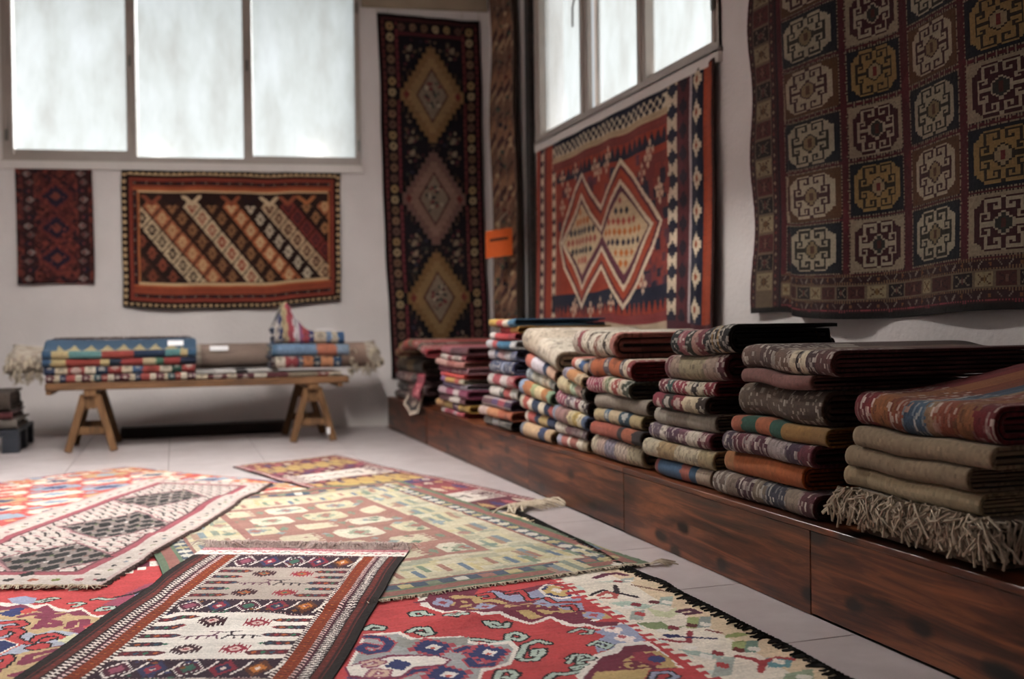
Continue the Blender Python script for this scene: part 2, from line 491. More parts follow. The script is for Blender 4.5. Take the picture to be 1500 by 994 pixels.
def sstep(a, b, x):
    t = np.clip((x - a) / (b - a), 0, 1); return t * t * (3 - 2 * t)
def stuff(o): o['kind'] = 'stuff'; return o

# ================================================================== THE ROOM
CEIL = 4.7
LX, FY = -3.6, -2.6                      # left wall, wall behind the camera
# ---- floor with tiles
g = Geo().box(LX - 0.2, FY - 0.2, -0.14, 3.2, 10.9, -0.009)
floor = struct(g.build('floor', GROUT))
tw = 0.64
tg = Geo().cbox(0, 0, 0, np.eye(3), tw / 2 - 0.0022, tw / 2 - 0.0022, 0.005, 0.0012)
tile_me = None
for iy in range(-9, 13):
    for ix in range(-9, 5):
        cx, cy = 0.27 + tw * ix, 2.508 + tw * (iy - 0.5)
        if cx < LX - 0.25 or cx > 3.0 or cy < FY - 0.2 or cy > 10.6: continue
        if cx > 2.0: continue
        if tile_me is None:
            t = tg.build('tile', TILE); tile_me = t.data
        else:
            t = link(bpy.data.objects.new('tile', tile_me))
        t.location = (cx, cy, -0.005); t.parent = floor

# ---- windows positions
W1S0, W1S1 = back_sz(529, 241)[0], back_sz(5, 236)[0]
W1Z0, W1Z1 = 2.455, 4.2
W2Y0, W2Y1 = 5.07, 8.11
W2Z0, W2Z1 = 2.445, 4.2
TH = 0.24
# ---- back wall
def bhex(g, s0, s1, z0, z1, o0, o1):
    return g.hexa([back(s1, z0, o1), back(s0, z0, o1), back(s0, z0, o0), back(s1, z0, o0),
                   back(s1, z1, o1), back(s0, z1, o1), back(s0, z1, o0), back(s1, z1, o0)])
SL = (CORNER[0] - LX) / 0.98991 + 0.3
g = Geo()
bhex(g, -0.3, SL, -0.1, W1Z0, -TH, 0); bhex(g, -0.3, SL, W1Z1, CEIL, -TH, 0)
bhex(g, -0.3, W1S0, W1Z0, W1Z1, -TH, 0); bhex(g, W1S1, SL, W1Z0, W1Z1, -TH, 0)
struct(g.build('wall_back', PLASTER))
# ---- right wall
g = Geo()
Y0, Y1 = FY - 0.2, 9.5
g.box(WX, Y0, -0.1, WX + TH, Y1, W2Z0); g.box(WX, Y0, W2Z1, WX + TH, Y1, CEIL)
g.box(WX, Y0, W2Z0, WX + TH, W2Y0, W2Z1); g.box(WX, W2Y1, W2Z0, WX + TH, Y1, W2Z1)
struct(g.build('wall_right', PLASTER))
g = Geo().box(LX - TH, FY - 0.2, -0.1, LX, 10.6, CEIL); struct(g.build('wall_left', PLASTER))
g = Geo().box(LX, FY - TH, -0.1, WX + TH, FY, CEIL); struct(g.build('wall_front', PLASTER))
g = Geo().box(LX - TH, FY - TH, CEIL, WX + TH, 10.9, CEIL + 0.2); struct(g.build('ceiling', PLASTER))
# ---- baseboard and trims
g = Geo(); bhex(g, 0.9, SL - 0.3, 0.0, 0.07, 0.001, 0.014)
struct(g.build('baseboard_back', SILL))
g = Geo(); bhex(g, 0.02, W1S0 - 0.02, 3.95, 4.3, 0.001, 0.05)
struct(g.build('trim_1', BATTEN))
g = Geo().box(WX - 0.06, 8.165, 0.3, WX - 0.001, 8.265, CEIL - 0.01, 0.01)
struct(g.build('trim_2', DARKWOOD))
g = Geo(); bhex(g, W1S0 - 0.02, W1S1 + 0.02, W1Z0 - 0.07, W1Z0, 0.001, 0.035)
struct(g.build('trim_3', SILL))
g = Geo().box(WX - 0.03, W2Y0 - 0.01, W2Z0 - 0.07, WX - 0.001, W2Y1 + 0.01, W2Z0)
struct(g.build('trim_4', SILL))

# ---- windows: frame, sashes with panes, latches
def window(name, A, a0, a1, z0, z1, sashes, latch_a):
    """A(a, z, o) gives a world point; o = distance into the room"""
    def bar(g, p0, p1, q0, q1, o0, o1):
        return g.hexa([A(p1, q0, o1), A(p0, q0, o1), A(p0, q0, o0), A(p1, q0, o0),
                       A(p1, q1, o1), A(p0, q1, o1), A(p0, q1, o0), A(p1, q1, o0)])
    g = Geo(); f = 0.05
    bar(g, a0, a1, z0, z0 + f, -0.09, 0.02); bar(g, a0, a1, z1 - f, z1, -0.09, 0.02)
    bar(g, a0, a0 + f, z0 + f, z1 - f, -0.09, 0.02); bar(g, a1 - f, a1, z0 + f, z1 - f, -0.09, 0.02)
    bar(g, a0 - 0.012, a1 + 0.012, z0 - 0.012, z0 + 0.012, 0.0, 0.03)
    ed = sorted([(p[0], p[1]) for p in sashes])
    cuts = [(a0, ed[0][0])] + [(ed[k][1], ed[k + 1][0]) for k in range(len(ed) - 1)] + [(ed[-1][1], a1)]
    for (c0, c1) in cuts:                    # jambs and mullions in front of the sash stiles
        bar(g, c0, c1, z0 + f * 0.5, z1 - f * 0.5, -0.015, 0.018); m = (c0 + c1) / 2; bar(g, m - 0.008, m + 0.008, z0 + f, z1 - f, 0.018, 0.026)
    w = struct(g.build(name, FRAME))
    for (p0, p1, zb, zt, lo, hi, o0) in sashes:       # glass from p0..p1, zb..zt; stile widths lo, hi
        g = Geo()
        bar(g, p0 - lo, p0, z0 + f * 0.6, z1 - f * 0.6, o0, o0 + 0.035); bar(g, p1, p1 + hi, z0 + f * 0.6, z1 - f * 0.6, o0, o0 + 0.035)
        bar(g, p0, p1, z0 + f * 0.6, zb, o0, o0 + 0.035); bar(g, p0, p1, zt, z1 - f * 0.6, o0, o0 + 0.035)
        sa = g.build('sash', FRAME); sa.parent = w
        g = Geo(); bar(g, p0 - 0.005, p1 + 0.005, zb - 0.005, zt + 0.005, o0 + 0.012, o0 + 0.018)
        pn = g.build('pane', GLASS); pn.parent = sa
    for a, z, kind in latch_a:
        g = Geo()
        if kind == 'catch': bar(g, a - 0.012, a + 0.012, z - 0.05, z + 0.05, 0.027, 0.042)
        else:
            g.tube([A(a, z + 0.1, 0.0), A(a, z + 0.1, 0.045), A(a + 0.01, z + 0.08, 0.06), A(a + 0.035, z + 0.02, 0.065), A(a + 0.05, z - 0.12, 0.06)], 0.008, 6)
        l = g.build('latch', METAL); l.parent = w
    return w
def s_at(x, y): return back_sz(x, y)[0]
def y_at(x, y): return right_yz(x, y)[0]
zb1, zb2, zb3 = back_sz(100, 219)[1], back_sz(278, 231)[1], back_sz(445, 229)[1]
window('window_1', lambda a, z, o: back(a, z, o), W1S0, W1S1, W1Z0, W1Z1, [
    (s_at(520, 120), s_at(369.5, 120), zb3, 4.1, 0.03, 0.03, -0.055),
    (s_at(356, 120), s_at(199.5, 120), zb2, 4.1, 0.03, 0.03, -0.085),
    (s_at(185, 120), s_at(19, 120), zb1, 4.1, 0.03, 0.03, -0.055)],
    [(s_at(525, 205), 2.64, 'catch'), (s_at(362, 95), 3.36, 'catch'), (s_at(191, 95), 3.37, 'catch'), (s_at(11, 200), 2.68, 'catch'), (s_at(522, 3), 3.93, 'catch')])
def A2(a, z, o): return np.array([WX - o, a, z])
_z2 = 2.525
window('window_2', A2, W2Y0, W2Y1, W2Z0, W2Z1, [
    (y_at(1046, 40), y_at(949, 40), _z2, 4.1, 0.03, 0.03, -0.05),
    (y_at(936, 60), y_at(864, 60), _z2, 4.1, 0.03, 0.03, -0.085),
    (y_at(852, 80), y_at(793, 80), _z2, 4.1, 0.03, 0.03, -0.05)],
    [(y_at(853, 20), right_yz(853, 14)[1], 'lever'), (y_at(1052, 20), 2.72, 'catch')])

# ---- tube lamps hung from the ceiling (above the picture)
LAMP_Z = 3.18
def tube_lamp(x, y, label):
    z = LAMP_Z
    r = empty('fluorescent_lamp', (x, y, z)); tag(r, label, 'lamp')
    Geo().box(x - 0.09, y - 0.75, z + 0.02, x + 0.09, y + 0.75, z + 0.08, 0.01).build('lamp_housing', PAPER, r)
    for sx in (-1, 1):                     # side skirts added to keep the tube light off the right wall
        Geo().hexa([(x + sx * 0.16, y - 0.75, z - 0.16), (x + sx * 0.164, y - 0.75, z - 0.16), (x + sx * 0.164, y + 0.75, z - 0.16), (x + sx * 0.16, y + 0.75, z - 0.16),
                    (x + sx * 0.085, y - 0.75, z + 0.075), (x + sx * 0.092, y - 0.75, z + 0.078), (x + sx * 0.092, y + 0.75, z + 0.078), (x + sx * 0.085, y + 0.75, z + 0.075)]).build('added_skirt', PAPER, r)
    for dx in (-0.05, 0.05):
        Geo().tube([(x + dx, y - 0.72, z), (x + dx, y + 0.72, z)], 0.016, 8).build('lamp_tube', TUBE, r)
    for dy in (-0.5, 0.5):
        Geo().tube([(x, y + dy, z + 0.08), (x, y + dy, CEIL)], 0.006, 6).build('hanger', METAL, r)
TUBE = mat_emit('lit_tube', '#fffaf4', TUBE_STRENGTH)
tube_lamp(0.75, 5.75, 'fluorescent twin tube lamp hanging on rods nearer the platform')
tube_lamp(-1.2, 5.75, 'fluorescent twin tube lamp hanging on rods over the white speckled rug')

# ================================================================== HANGING RUGS
def wall_rug_back(name, quad, cell, base, seed, paint, depth=0.03, waves=0.012, label='', hang=None, mat=None, edge='#2a1b16', bow=0.0, tone=1.0, sat=1.0):
    """quad: photo pixels TL, TR, BR, BL on the back wall"""
    q = [back_sz(*p) for p in quad]
    w = (math.dist(q[0], q[1]) + math.dist(q[3], q[2])) / 2; l = (math.dist(q[0], q[3]) + math.dist(q[1], q[2])) / 2
    Hm = homog(q); Hi = np.linalg.inv(Hm)
    def to_local(x, y):
        s, z = back_sz(x, y); h = Hi @ np.array([s, z, 1]); return (h[0] / h[2] * w, h[1] / h[2] * l)
    cv = Canvas(w, l, cell, base, seed, to_local=to_local); paint(cv); cv.finish(tone=tone, sat=sat)
    def pos(U, V):
        u, v = U / w, V / l
        d = Hm[2, 0] * u + Hm[2, 1] * v + 1
        s = (Hm[0, 0] * u + Hm[0, 1] * v + Hm[0, 2]) / d; z = (Hm[1, 0] * u + Hm[1, 1] * v + Hm[1, 2]) / d
        o = depth + wob(U, seed + 1, waves, 3, 5) * (0.3 + v) + wob(V, seed + 2, waves * 0.5, 3, 4) + 0.012 * v
        o = np.maximum(o, 0.014)
        z = z + wob(U, seed + 3, 0.006, 3, 6) - bow * np.sin(math.pi * u) * v
        s = s + wob(V, seed + 4, 0.008, 3, 3)
        return CORNER + DB * s[..., None] + NB * o[..., None] + np.array([0, 0, 1.0]) * z[..., None]
    org = back((q[3][0] + q[2][0]) / 2, min(q[2][1], q[3][1]), depth)
    return tag(sheet(name, cv, pos, 0.008, mat, edge, org, flip=False), label, 'rug')

# --- small dark red rug under the window
def p_small(c):
    w, l = c.w, c.l
    c.frame(0, 0.02, '#2a1614')
    c.speck(0, 0, w, l, ['#5e2320', '#3a1716', '#7a2f22', '#2b1a22', '#6a2b20'], 700, 0.012, 0.035)
    for cu in (0.17 * w, 0.87 * w):
        c.rect(cu - 0.045, 0.02, cu + 0.045, l - 0.02, '#351a1c')
        for k in range(13):
            cv_ = 0.05 + k * (l - 0.1) / 12
            c.dia(cu + (0.012 if k % 2 else -0.012), cv_, 0.04, 0.03, ['#8d7f78', '#6b5550', '#241c2c'][k % 3])
            c.dia(cu, cv_, 0.016, 0.014, '#7a2a22')
    for k, cvv in enumerate((0.25, 0.52, 0.78)):
        c.dia(0.52 * w, cvv * l, 0.17, 0.15, '#6a251e', 0.02); c.dia(0.52 * w, cvv * l, 0.12, 0.10, '#261c30', 0.02)
        c.dia(0.52 * w, cvv * l, 0.05, 0.045, '#7d3a26', 0.01)
    c.speck(0.27 * w, 0.03, 0.78 * w, l - 0.03, ['#8a3a26', '#251a26'], 120, 0.006, 0.014)
wall_rug_back('hanging_rug', [(24, 245), (136, 247), (139, 417), (27, 415)], 0.009, '#4a1e1c', 11, p_small,
              label='small dark red rug hung on the white wall below the window', tone=0.7, sat=0.8)

# --- wide brown kilim with diamonds
def p_wide(c):
    w, l = c.w, c.l
    c.frame(0, 0.05, '#1d110d')
    c.frame(0.012, 0.04, '#c3a274')
    for (u0, v0, u1, v1, ax, fl) in ((0, 0.012, w, 0.034, 'u', False), (0, l - 0.05, w, l - 0.012, 'u', True)):
        c.teeth(u0, v0, u1, v1, 0.052, '#1d110d', ax, fl)
    c.checks(0.012, 0.0, 0.045, l, 0.066, 0.03, '#1d110d'); c.checks(w - 0.045, 0.0, w - 0.012, l, 0.066, 0.03, '#1d110d')
    c.frame(0.05, 0.068, '#1d110d'); c.frame(0.068, 0.095, '#7d2d1c')
    c.frame(0.095, 0.125, '#2a1413')
    n = int(w / 0.034)
    for k in range(n):
        u = 0.11 + k * 0.034
        if u < w - 0.1:
            for v in (0.11, l - 0.11): c.dia(u, v, 0.009, 0.010, ['#8d7464', '#5b1f1a', '#2d2a3c'][k % 3])
    for k in range(int(l / 0.034)):
        v = 0.11 + k * 0.034
        if v < l - 0.1:
            for u in (0.11, w - 0.11): c.dia(u, v, 0.009, 0.010, ['#8d7464', '#5b1f1a', '#2d2a3c'][k % 3])
    c.rect(0.1, 0.125, w - 0.1, 0.155, '#8a3a1c'); c.rect(0.1, l - 0.19, w - 0.1, l - 0.125, '#8a3a1c')
    c.rect(0.1, 0.155, w - 0.1, 0.175, '#a8541f'); c.rect(0.1, l - 0.21, w - 0.1, l - 0.19, '#a8541f')
    c.rect(0.14, 0.175, w - 0.12, 0.196, '#c8a779'); c.rect(0.14, l - 0.232, w - 0.12, l - 0.21, '#c8a779')
    u0, u1, v0, v1 = 0.155, w - 0.12, 0.196, l - 0.232
    c.rect(u0, v0, u1, v1, '#2a1511'); c.rect(u0 - 0.02, 0.196, u0, v1, '#a4602c'); c.rect(u1, 0.196, u1 + 0.014, v1, '#a4602c')
    c.clip = (c.U > u0) & (c.U < u1) & (c.V > v0 + 0.02) & (c.V < v1 - 0.01)
    pu, pv = 0.172, 0.206                # lattice pitch
    diag = [('#c3a883', '#241312'), ('#9a5530', '#c29a68'), ('#3a1d14', '#8d6138'), ('#c3a883', '#8a3a22'), ('#331a12', '#8d6138'),
            ('#a45628', '#c9a878'), ('#2a1713', '#c8b79c'), ('#b99a74', '#4a2418'), ('#6e241c', '#3a1c22'), ('#2a1814', '#9b6a3c'), ('#8f4d26', '#c29a68')]
    base_u = u0 + 0.1
    for r in range(-1, 8):
        for k in range(-4, 14):
            cu = base_u + k * pu + r * pu / 2; cvv = v0 + 0.12 + r * pv / 2
            dk = (k + 1) % len(diag) if k >= -1 else None
            bg, mo = diag[dk] if dk is not None else (['#3a1f16', '#261512', '#42311f'][k % 3], '#7d3a22')
            if r < 0: continue
            if r == 0 and False: continue
            c.dia(cu, cvv, pu / 2 * 0.97, pv / 2 * 0.97, '#1e100e'); c.dia(cu, cvv, pu / 2 * 0.9, pv / 2 * 0.9, bg)
            for dv in (-0.028, 0.0, 0.028):
                ww = 0.022 if dv else 0.045
                c.dia(cu - ww * 0.55, cvv + dv, 0.019, 0.016, mo); c.dia(cu + ww * 0.55, cvv + dv, 0.019, 0.016, mo)
            c.dia(cu, cvv - 0.05, 0.012, 0.012, mo); c.dia(cu, cvv + 0.05, 0.012, 0.012, mo)
            c.rect(cu - 0.05, cvv - 0.004, cu + 0.05, cvv + 0.004, mo)
    c.rect(u0, v0 + 0.0, u1, v0 + 0.075, '#2a1511')
    for k in range(9):
        cu = base_u + 0.0 + k * pu; col = diag[(k + 1) % len(diag)][0] if k % 2 == 0 else diag[(k + 2) % len(diag)][0]
        col = ['#7d3a22', '#241312', '#c3a883', '#241312', '#8a4526', '#241316', '#c3a883', '#8a4526', '#a4602c'][k]
        c.line([(cu - 0.075, v0 + 0.025), (cu, v0 + 0.095), (cu + 0.075, v0 + 0.025)], 0.034, col)
    c.clip = None
wall_rug_back('hanging_kilim', [(179, 249), (500, 254), (499, 440), (181, 450)], 0.008, '#6a2c1a', 12, p_wide,
              label='wide brown kilim with diagonal rows of diamonds on the wall above the bench', bow=0.05, tone=0.85, sat=0.85)

# --- long runner by the corner
def p_runner(c):
    w, l = c.w, c.l
    c.frame(0, 0.03, '#1a1012')
    for (a, b, col) in ((0.03, 0.06, '#4a1c1c'), (0.06, 0.155, '#1d1316'), (0.155, 0.185, '#5c1c24'), (0.185, 0.2, '#1c1216')):
        c.frame(a, b, col)
    rc = ['#a8884e', '#8d6a48', '#b09a6c', '#6b4a3c', '#7a5a3a']
    n = int((l - 0.2) / 0.098)
    for k in range(n + 1):
        v = 0.11 + k * (l - 0.22) / n
        for u in (0.108, w - 0.108):
            c.disc(u, v, 0.034, rc[k * 7 % 5], 0.038); c.disc(u, v, 0.012, '#3a2018')
            for dv in (-0.03, 0.03):
                c.dia(u - 0.062, v + dv, 0.011, 0.014, '#8a3a30'); c.dia(u + 0.062, v + dv, 0.011, 0.016, '#8c2834')
    n = int((w - 0.3) / 0.09)
    for k in range(1, n):
        u = 0.108 + k * (w - 0.216) / n
        for v in (0.108, l - 0.108): c.disc(u, v, 0.03, rc[k * 3 % 5], 0.034); c.disc(u, v, 0.011, '#3a2018')
    u0, u1 = 0.2, w - 0.2
    c.rect(u0, 0.2, u1, l - 0.2, '#17121a')
    c.speck(u0 + 0.02, 0.22, u1 - 0.02, l - 0.22, ['#6a4a30', '#5a2028', '#3c4030', '#7a6248', '#2c2c40'], 420, 0.008, 0.022)
    cu = w / 2
    for k, (cvv, tc, t2) in enumerate(((0.72, '#8c6434', '#a07c48'), (1.69, '#7c564a', '#96705e'), (2.64, '#86602f', '#9a7844'))):
        for q in range(-5, 6):                       # vertical dark fingers around the medallion
            du = q * 0.055; hv = 0.46 - abs(q) * 0.055
            c.rect(cu + du - 0.017, cvv - hv, cu + du + 0.017, cvv + hv, '#120e14'); c.rect(cu + du - 0.008, cvv - hv + 0.02, cu + du + 0.008, cvv + hv - 0.02, '#4c3522')
        c.dia(cu, cvv, 0.345, 0.50, '#120e14', 0.055); c.dia(cu, cvv, 0.32, 0.47, tc, 0.055); c.dia(cu, cvv, 0.25, 0.37, t2, 0.05)
        c.dia(cu, cvv, 0.155, 0.26, '#5a2622'); c.dia(cu, cvv, 0.135, 0.23, '#8f7c66')
        c.speck(cu - 0.07, cvv - 0.12, cu + 0.07, cvv + 0.12, ['#2a2a30', '#7a2a2c', '#c0ac90', '#3c4a44'], 26, 0.012, 0.024)
        for sx in (-1, 1):
            c.dia(cu + sx * 0.24, cvv, 0.03, 0.05, '#7a2622')
            for dv in (-0.42, 0.42):
                c.disc(cu + sx * 0.2, cvv + dv, 0.045, '#2c1a1c'); c.disc(cu + sx * 0.2, cvv + dv, 0.026, '#8c7a5e')
                for a in range(6): c.disc(cu + sx * 0.2 + 0.05 * math.cos(a), cvv + dv * 0.94 + 0.05 * math.sin(a), 0.013, ['#7a5a3c', '#6a2c30', '#a08c6a'][a % 3])
        if k < 2:
            c.rect(cu - 0.05, cvv + 0.44, cu + 0.05, cvv + 0.53, '#241a1c'); c.rect(cu - 0.025, cvv + 0.455, cu + 0.025, cvv + 0.515, '#5c4630')
runner = wall_rug_back('hanging_runner', [(551, 21), (701, 33), (716, 545), (573, 555)], 0.0095, '#1c1315', 13, p_runner,
              label='long dark runner with three stepped medallions hung beside the corner', mat=PILE, depth=0.035, waves=0.015, tone=0.58, sat=0.8)
g = Geo()
for xx, yy in ((552, 20), (568, 21), (676, 30), (700, 32)):
    s, z = back_sz(xx, yy); g.tube([back(s, z, 0.04), back(s, 3.97, 0.045)], 0.003, 5)
parent_keep(stuff(g.build('hanging_cord', CORD)), runner)

# --- gathered rug in the corner on the right wall, with an orange card
def p_drape(c):
    w, l = c.w, c.l
    c.rect(0, 0, 0.05, l, '#3a2a24'); c.rect(w - 0.09, 0, w - 0.03, l, '#8a3c28')
    P, A = 0.42, 0.16
    for off, col, wd in ((0, '#8d6a52', 0.10), (0.1, '#3c2c2a', 0.03), (0.16, '#6b5244', 0.07), (0.26, '#a08468', 0.04), (0.33, '#4a3030', 0.05)):
        m = np.zeros(c.U.shape, bool)
        t = (c.V * 0.9 + c.U * 1.2 + off) % P
        c.put(t < wd, col)
    c.speck(0.1, 0, w - 0.12, l, ['#2c2830', '#b09878', '#5a2c24', '#3c4a40'], 330, 0.012, 0.028)
    for k in range(14):
        v = 0.12 + k * 0.24
        c.dia(w * 0.62, v, 0.07, 0.09, '#7d5a48', 0.02); c.dia(w * 0.62, v, 0.035, 0.045, '#b7a088', 0.015); c.dia(w * 0.82, v + 0.1, 0.03, 0.06, '#2a3028')
    c.rect(0.0, l - 0.1, w, l, '#5c3a2c')
_dw, _dl, _dt = 1.05, 3.15, 4.05
cv = Canvas(_dw, _dl, 0.0115, '#6e5142', 21); p_drape(cv); cv.finish(tone=0.8)
def pos_drape(U, V):
    u, v = U / _dw, V / _dl
    spread = 0.88 + 0.12 * v
    Y = 9.10 - 0.05 * v - u * (0.71 - 0.03 * np.cos(v * 5)) * spread - 0.02 * np.sin(v * 7)
    o = 0.075 + 0.045 * np.sin(u * 2 * math.pi * 3.2 + 0.5 + 0.6 * np.sin(v * 4)) + wob(V, 5, 0.012, 3, 3)
    Z = _dt - V + 0.03 * np.sin(u * 9)
    return np.stack([WX - o, Y, Z], -1)
drape = tag(sheet('hanging_rug', cv, pos_drape, 0.008, WOOL, '#4a3a30', (WX - 0.08, 8.9, _dt - _dl)),
            'brownish rug hanging in loose folds in the corner beside the dark post', 'rug')
_tp = on_plane(731, 356, (0, 1, 0), 8.42)          # in front of the folds
def tagcard():
    c0 = np.array([_tp[0], 8.42, _tp[2]]); wd = np.array([0.95, -0.31, 0.0]); out = np.array([-0.31, -0.95, 0.0]); up = np.array([0, 0, 1.0])
    r = empty('orange_tag', (c0[0], c0[1], c0[2] - 0.12)); tag(r, 'orange paper tag hanging on the loosely folded corner rug', 'tag')
    n = 7; ts = np.linspace(-1, 1, n)
    def strip(hw, z0, z1, o0, o1, mat, name, sl=0.03):
        V = []; Fc = []
        for t in ts * hw / 0.115 if hw < 0.115 else ts:
            base = c0 + wd * 0.115 * t + out * (0.025 * (1 - t * t)); dz = sl * t * 0.5
            for z in (z0, z1):
                lean = out * (0.02 * (-z) / 0.12)
                V += [base + lean + up * (z + dz) + out * o0, base + lean + up * (z + dz) + out * o1]
        for k in range(n - 1):
            b = k * 4
            Fc += [(b, b + 2, b + 6, b + 4), (b + 1, b + 5, b + 7, b + 3), (b + 2, b + 3, b + 7, b + 6), (b, b + 4, b + 5, b + 1)]
        Fc += [(0, 1, 3, 2), (4 * n - 4, 4 * n - 2, 4 * n - 1, 4 * n - 3)]
        parent_keep(mesh_obj(name, V, Fc, mat), r)
    strip(0.115, -0.12, 0.12, 0.0, 0.003, ORANGE, 'card'); strip(0.08, 0.02, 0.045, 0.0032, 0.0042, DARKPRINT, 'printed_line')
    _hu = np.linspace(0.5, 0.95, 40)[None, :] * _dw; _hp = pos_drape(_hu, 0 * _hu + _dt - c0[2] - 0.3)[0]   # crest of a fold
    hookp = _hp[np.argmin(_hp[:, 0])] + np.array([-0.006, 0, 0])
    Geo().tube([c0 + up * 0.115 + out * 0.02, c0 + up * 0.19 + out * 0.0, hookp + np.array([-0.03, -0.02, -0.02]), hookp], 0.003, 5).build('string', CORD, r)
tagcard()

# --- helper for rugs on the right wall, traced from the photo
def right_local(Y0, Z0):
    return lambda x, y: (Y0 - right_yz(x, y)[0], Z0 - right_yz(x, y)[1])

# --- orange-red kilim under the right window
KY0, KY1, KZ0, KZ1 = 8.09, 5.085, 2.40, 0.80
cv = Canvas(KY0 - KY1, KZ0 - KZ1, 0.009, '#8e3218', 31, to_local=right_local(KY0, KZ0))
def p_kilim(c):
    w, l = c.w, c.l
    OR, MA, NV, CR, LI = '#94371a', '#5c2430', '#15182a', '#d3c1a4', '#b0a4a4'
    c.speck(0, 0, w, l, ['#8a3018', '#9c3c1a', '#7c2a20'], 400, 0.02, 0.06)
    # right bands (near side): orange | navy-cream lozenges | maroon | cream-navy lozenges
    def vband(u0, u1, col): c.rect(u0, 0, u1, l, col)
    uR = lambda x: c.to_local(x, 280)[0]
    a0, a1, a2, a3, a4, a5 = uR(1052), uR(1030), uR(1018), uR(1004), uR(985), uR(972)
    vband(uR(984), w, '#4a1c24')
    vband(uR(1034), w - 0.02, '#963a1a'); vband(w - 0.02, w, '#2a1418')
    vband(uR(1038), uR(1034), LI); 
    vband(uR(1020), uR(1038), NV); 
    pz = 0.19
    for k in range(int(l / pz) + 1):
        cu = (uR(1020) + uR(1038)) / 2
        c.dia(cu, 0.06 + k * pz, 0.06, 0.075, CR, 0.02); c.dia(cu, 0.06 + k * pz, 0.022, 0.03, '#93431f')
    vband(uR(1017), uR(1020), LI)
    vband(uR(1000), uR(1017), '#4f1e22')
    for k in range(int(l / 0.14) + 1): c.dia((uR(1000) + uR(1017)) / 2, 0.05 + k * 0.14, 0.05, 0.06, '#1c1622', 0.015)
    vband(uR(984), uR(1000), CR)
    for k in range(int(l / 0.14) + 1):
        cu = (uR(984) + uR(1000)) / 2
        c.dia(cu, 0.06 + k * 0.14, 0.085, 0.055, NV, 0.018)
    # left bands (far side)
    vband(0, c.to_local(812, 400)[0], '#93361a')
    for x0, x1, col in ((797, 799, '#5c2430'), (799, 803, None), (803, 806, '#5c2430'), (810, 814, '#93361a'), (814, 819, None)):
        u0, u1 = c.to_local(x0, 350)[0], c.to_local(x1, 350)[0]
        if col: vband(u0, u1, col)
        else:
            vband(u0, u1, CR)
            for k in range(int(l / 0.1) + 1): c.dia((u0 + u1) / 2, 0.05 + k * 0.1, (u1 - u0) * 0.55, 0.035, NV, 0.012)
    uL, uE = c.to_local(813, 230)[0], uR(984)
    # top bands
    c.rect(uL, 0.0, uE, 0.05, NV); c.rect(uL, 0.05, uE, 0.145, CR)
    for r in range(3):
        for k in range(int((uE - uL) / 0.085)): c.dia(uL + 0.04 + k * 0.085 + (0.042 if r % 2 else 0), 0.06 + r * 0.034, 0.034, 0.024, NV, 0.01)
    c.rect(uL, 0.145, uE, 0.19, '#b49b78'); c.rect(uL, 0.19, uE, 0.25, '#74302a')
    c.teeth(uL + 0.1, 0.25, uE - 0.02, 0.33, 0.085, NV, 'u', True); c.rect(uL + 0.1, 0.33, uE - 0.02, 0.36, NV)
    # field
    c.rect(uL + 0.1, 0.36, uE - 0.1, l - 0.4, '#8c3119')
    c.speck(uL + 0.15, 0.38, uE - 0.2, 0.75, ['#4e2733', '#2c2438', '#7c2a24', '#5c2c3c'], 60, 0.02, 0.05, 'r')
    c.rect(uE - 0.35, 0.4, uE - 0.02, l - 0.3, '#6a2a26')
    c.speck(uE - 0.4, 0.5, uE - 0.02, l - 0.3, ['#1c1a2c', '#4e2733', '#7c2f24'], 90, 0.02, 0.05, 'r')
    # bottom bands
    c.rect(uL, l - 0.36, uE, l - 0.28, NV); c.teeth(uL, l - 0.28, uE, l - 0.19, 0.075, NV, 'u', False)
    c.rect(uL, l - 0.19, uE, l - 0.13, '#7c3030'); c.rect(uL, l - 0.13, w, l, '#b8a286'); c.rect(uE, l - 0.13, w, l, '#4a1c24')
    # traced double medallion (photo crop offset 800,200, scale 3.55)
    T = lambda pts: c.px(pts, (800, 200), 3.55)
    outer = [(90, 555), (105, 470), (160, 270), (205, 185), (250, 280), (300, 360), (355, 240), (405, 105), (470, 190), (560, 330), (620, 440), (575, 590), (505, 760), (428, 895), (370, 800), (308, 690), (260, 780), (208, 895), (160, 800), (115, 690)]
    def ringed(poly, cu, cv_, scales):
        P = np.array(T(poly)); ctr = np.array(T([(cu, cv_)])[0])
        return P, ctr
    P = np.array(T(outer)); 
    c.poly(P, CR)
    def inset(poly, d):
        """shrink a polygon by moving every edge inwards"""
        n = len(poly); area = sum(poly[i][0] * poly[(i + 1) % n][1] - poly[(i + 1) % n][0] * poly[i][1] for i in range(n))
        sg = 1 if area > 0 else -1; out = []
        for i in range(n):
            p0, p1, p2 = poly[i - 1], poly[i], poly[(i + 1) % n]
            e1 = (p1 - p0) / np.linalg.norm(p1 - p0); e2 = (p2 - p1) / np.linalg.norm(p2 - p1)
            n1 = sg * np.array([-e1[1], e1[0]]); n2 = sg * np.array([-e2[1], e2[0]])
            b = n1 + n2; k = d / max(0.35, 1 + n1 @ n2)
            out.append(p1 + b * k)
        return np.array(out)
    c.poly(inset(P, 0.03), '#56242e'); c.poly(inset(P, 0.055), '#9a3c1c'); c.poly(inset(P, 0.1), '#8a3018')
    inner = [(100, 555), (150, 420), (200, 290), (250, 390), (303, 470), (350, 350), (405, 215), (480, 320), (575, 450), (500, 640), (428, 800), (365, 690), (308, 595), (260, 690), (208, 800), (150, 670)]
    Q = np.array(T(inner)); c.poly(Q, CR); c.poly(inset(Q, 0.03), '#4f2430'); c.poly(inset(Q, 0.055), '#5e2a38')
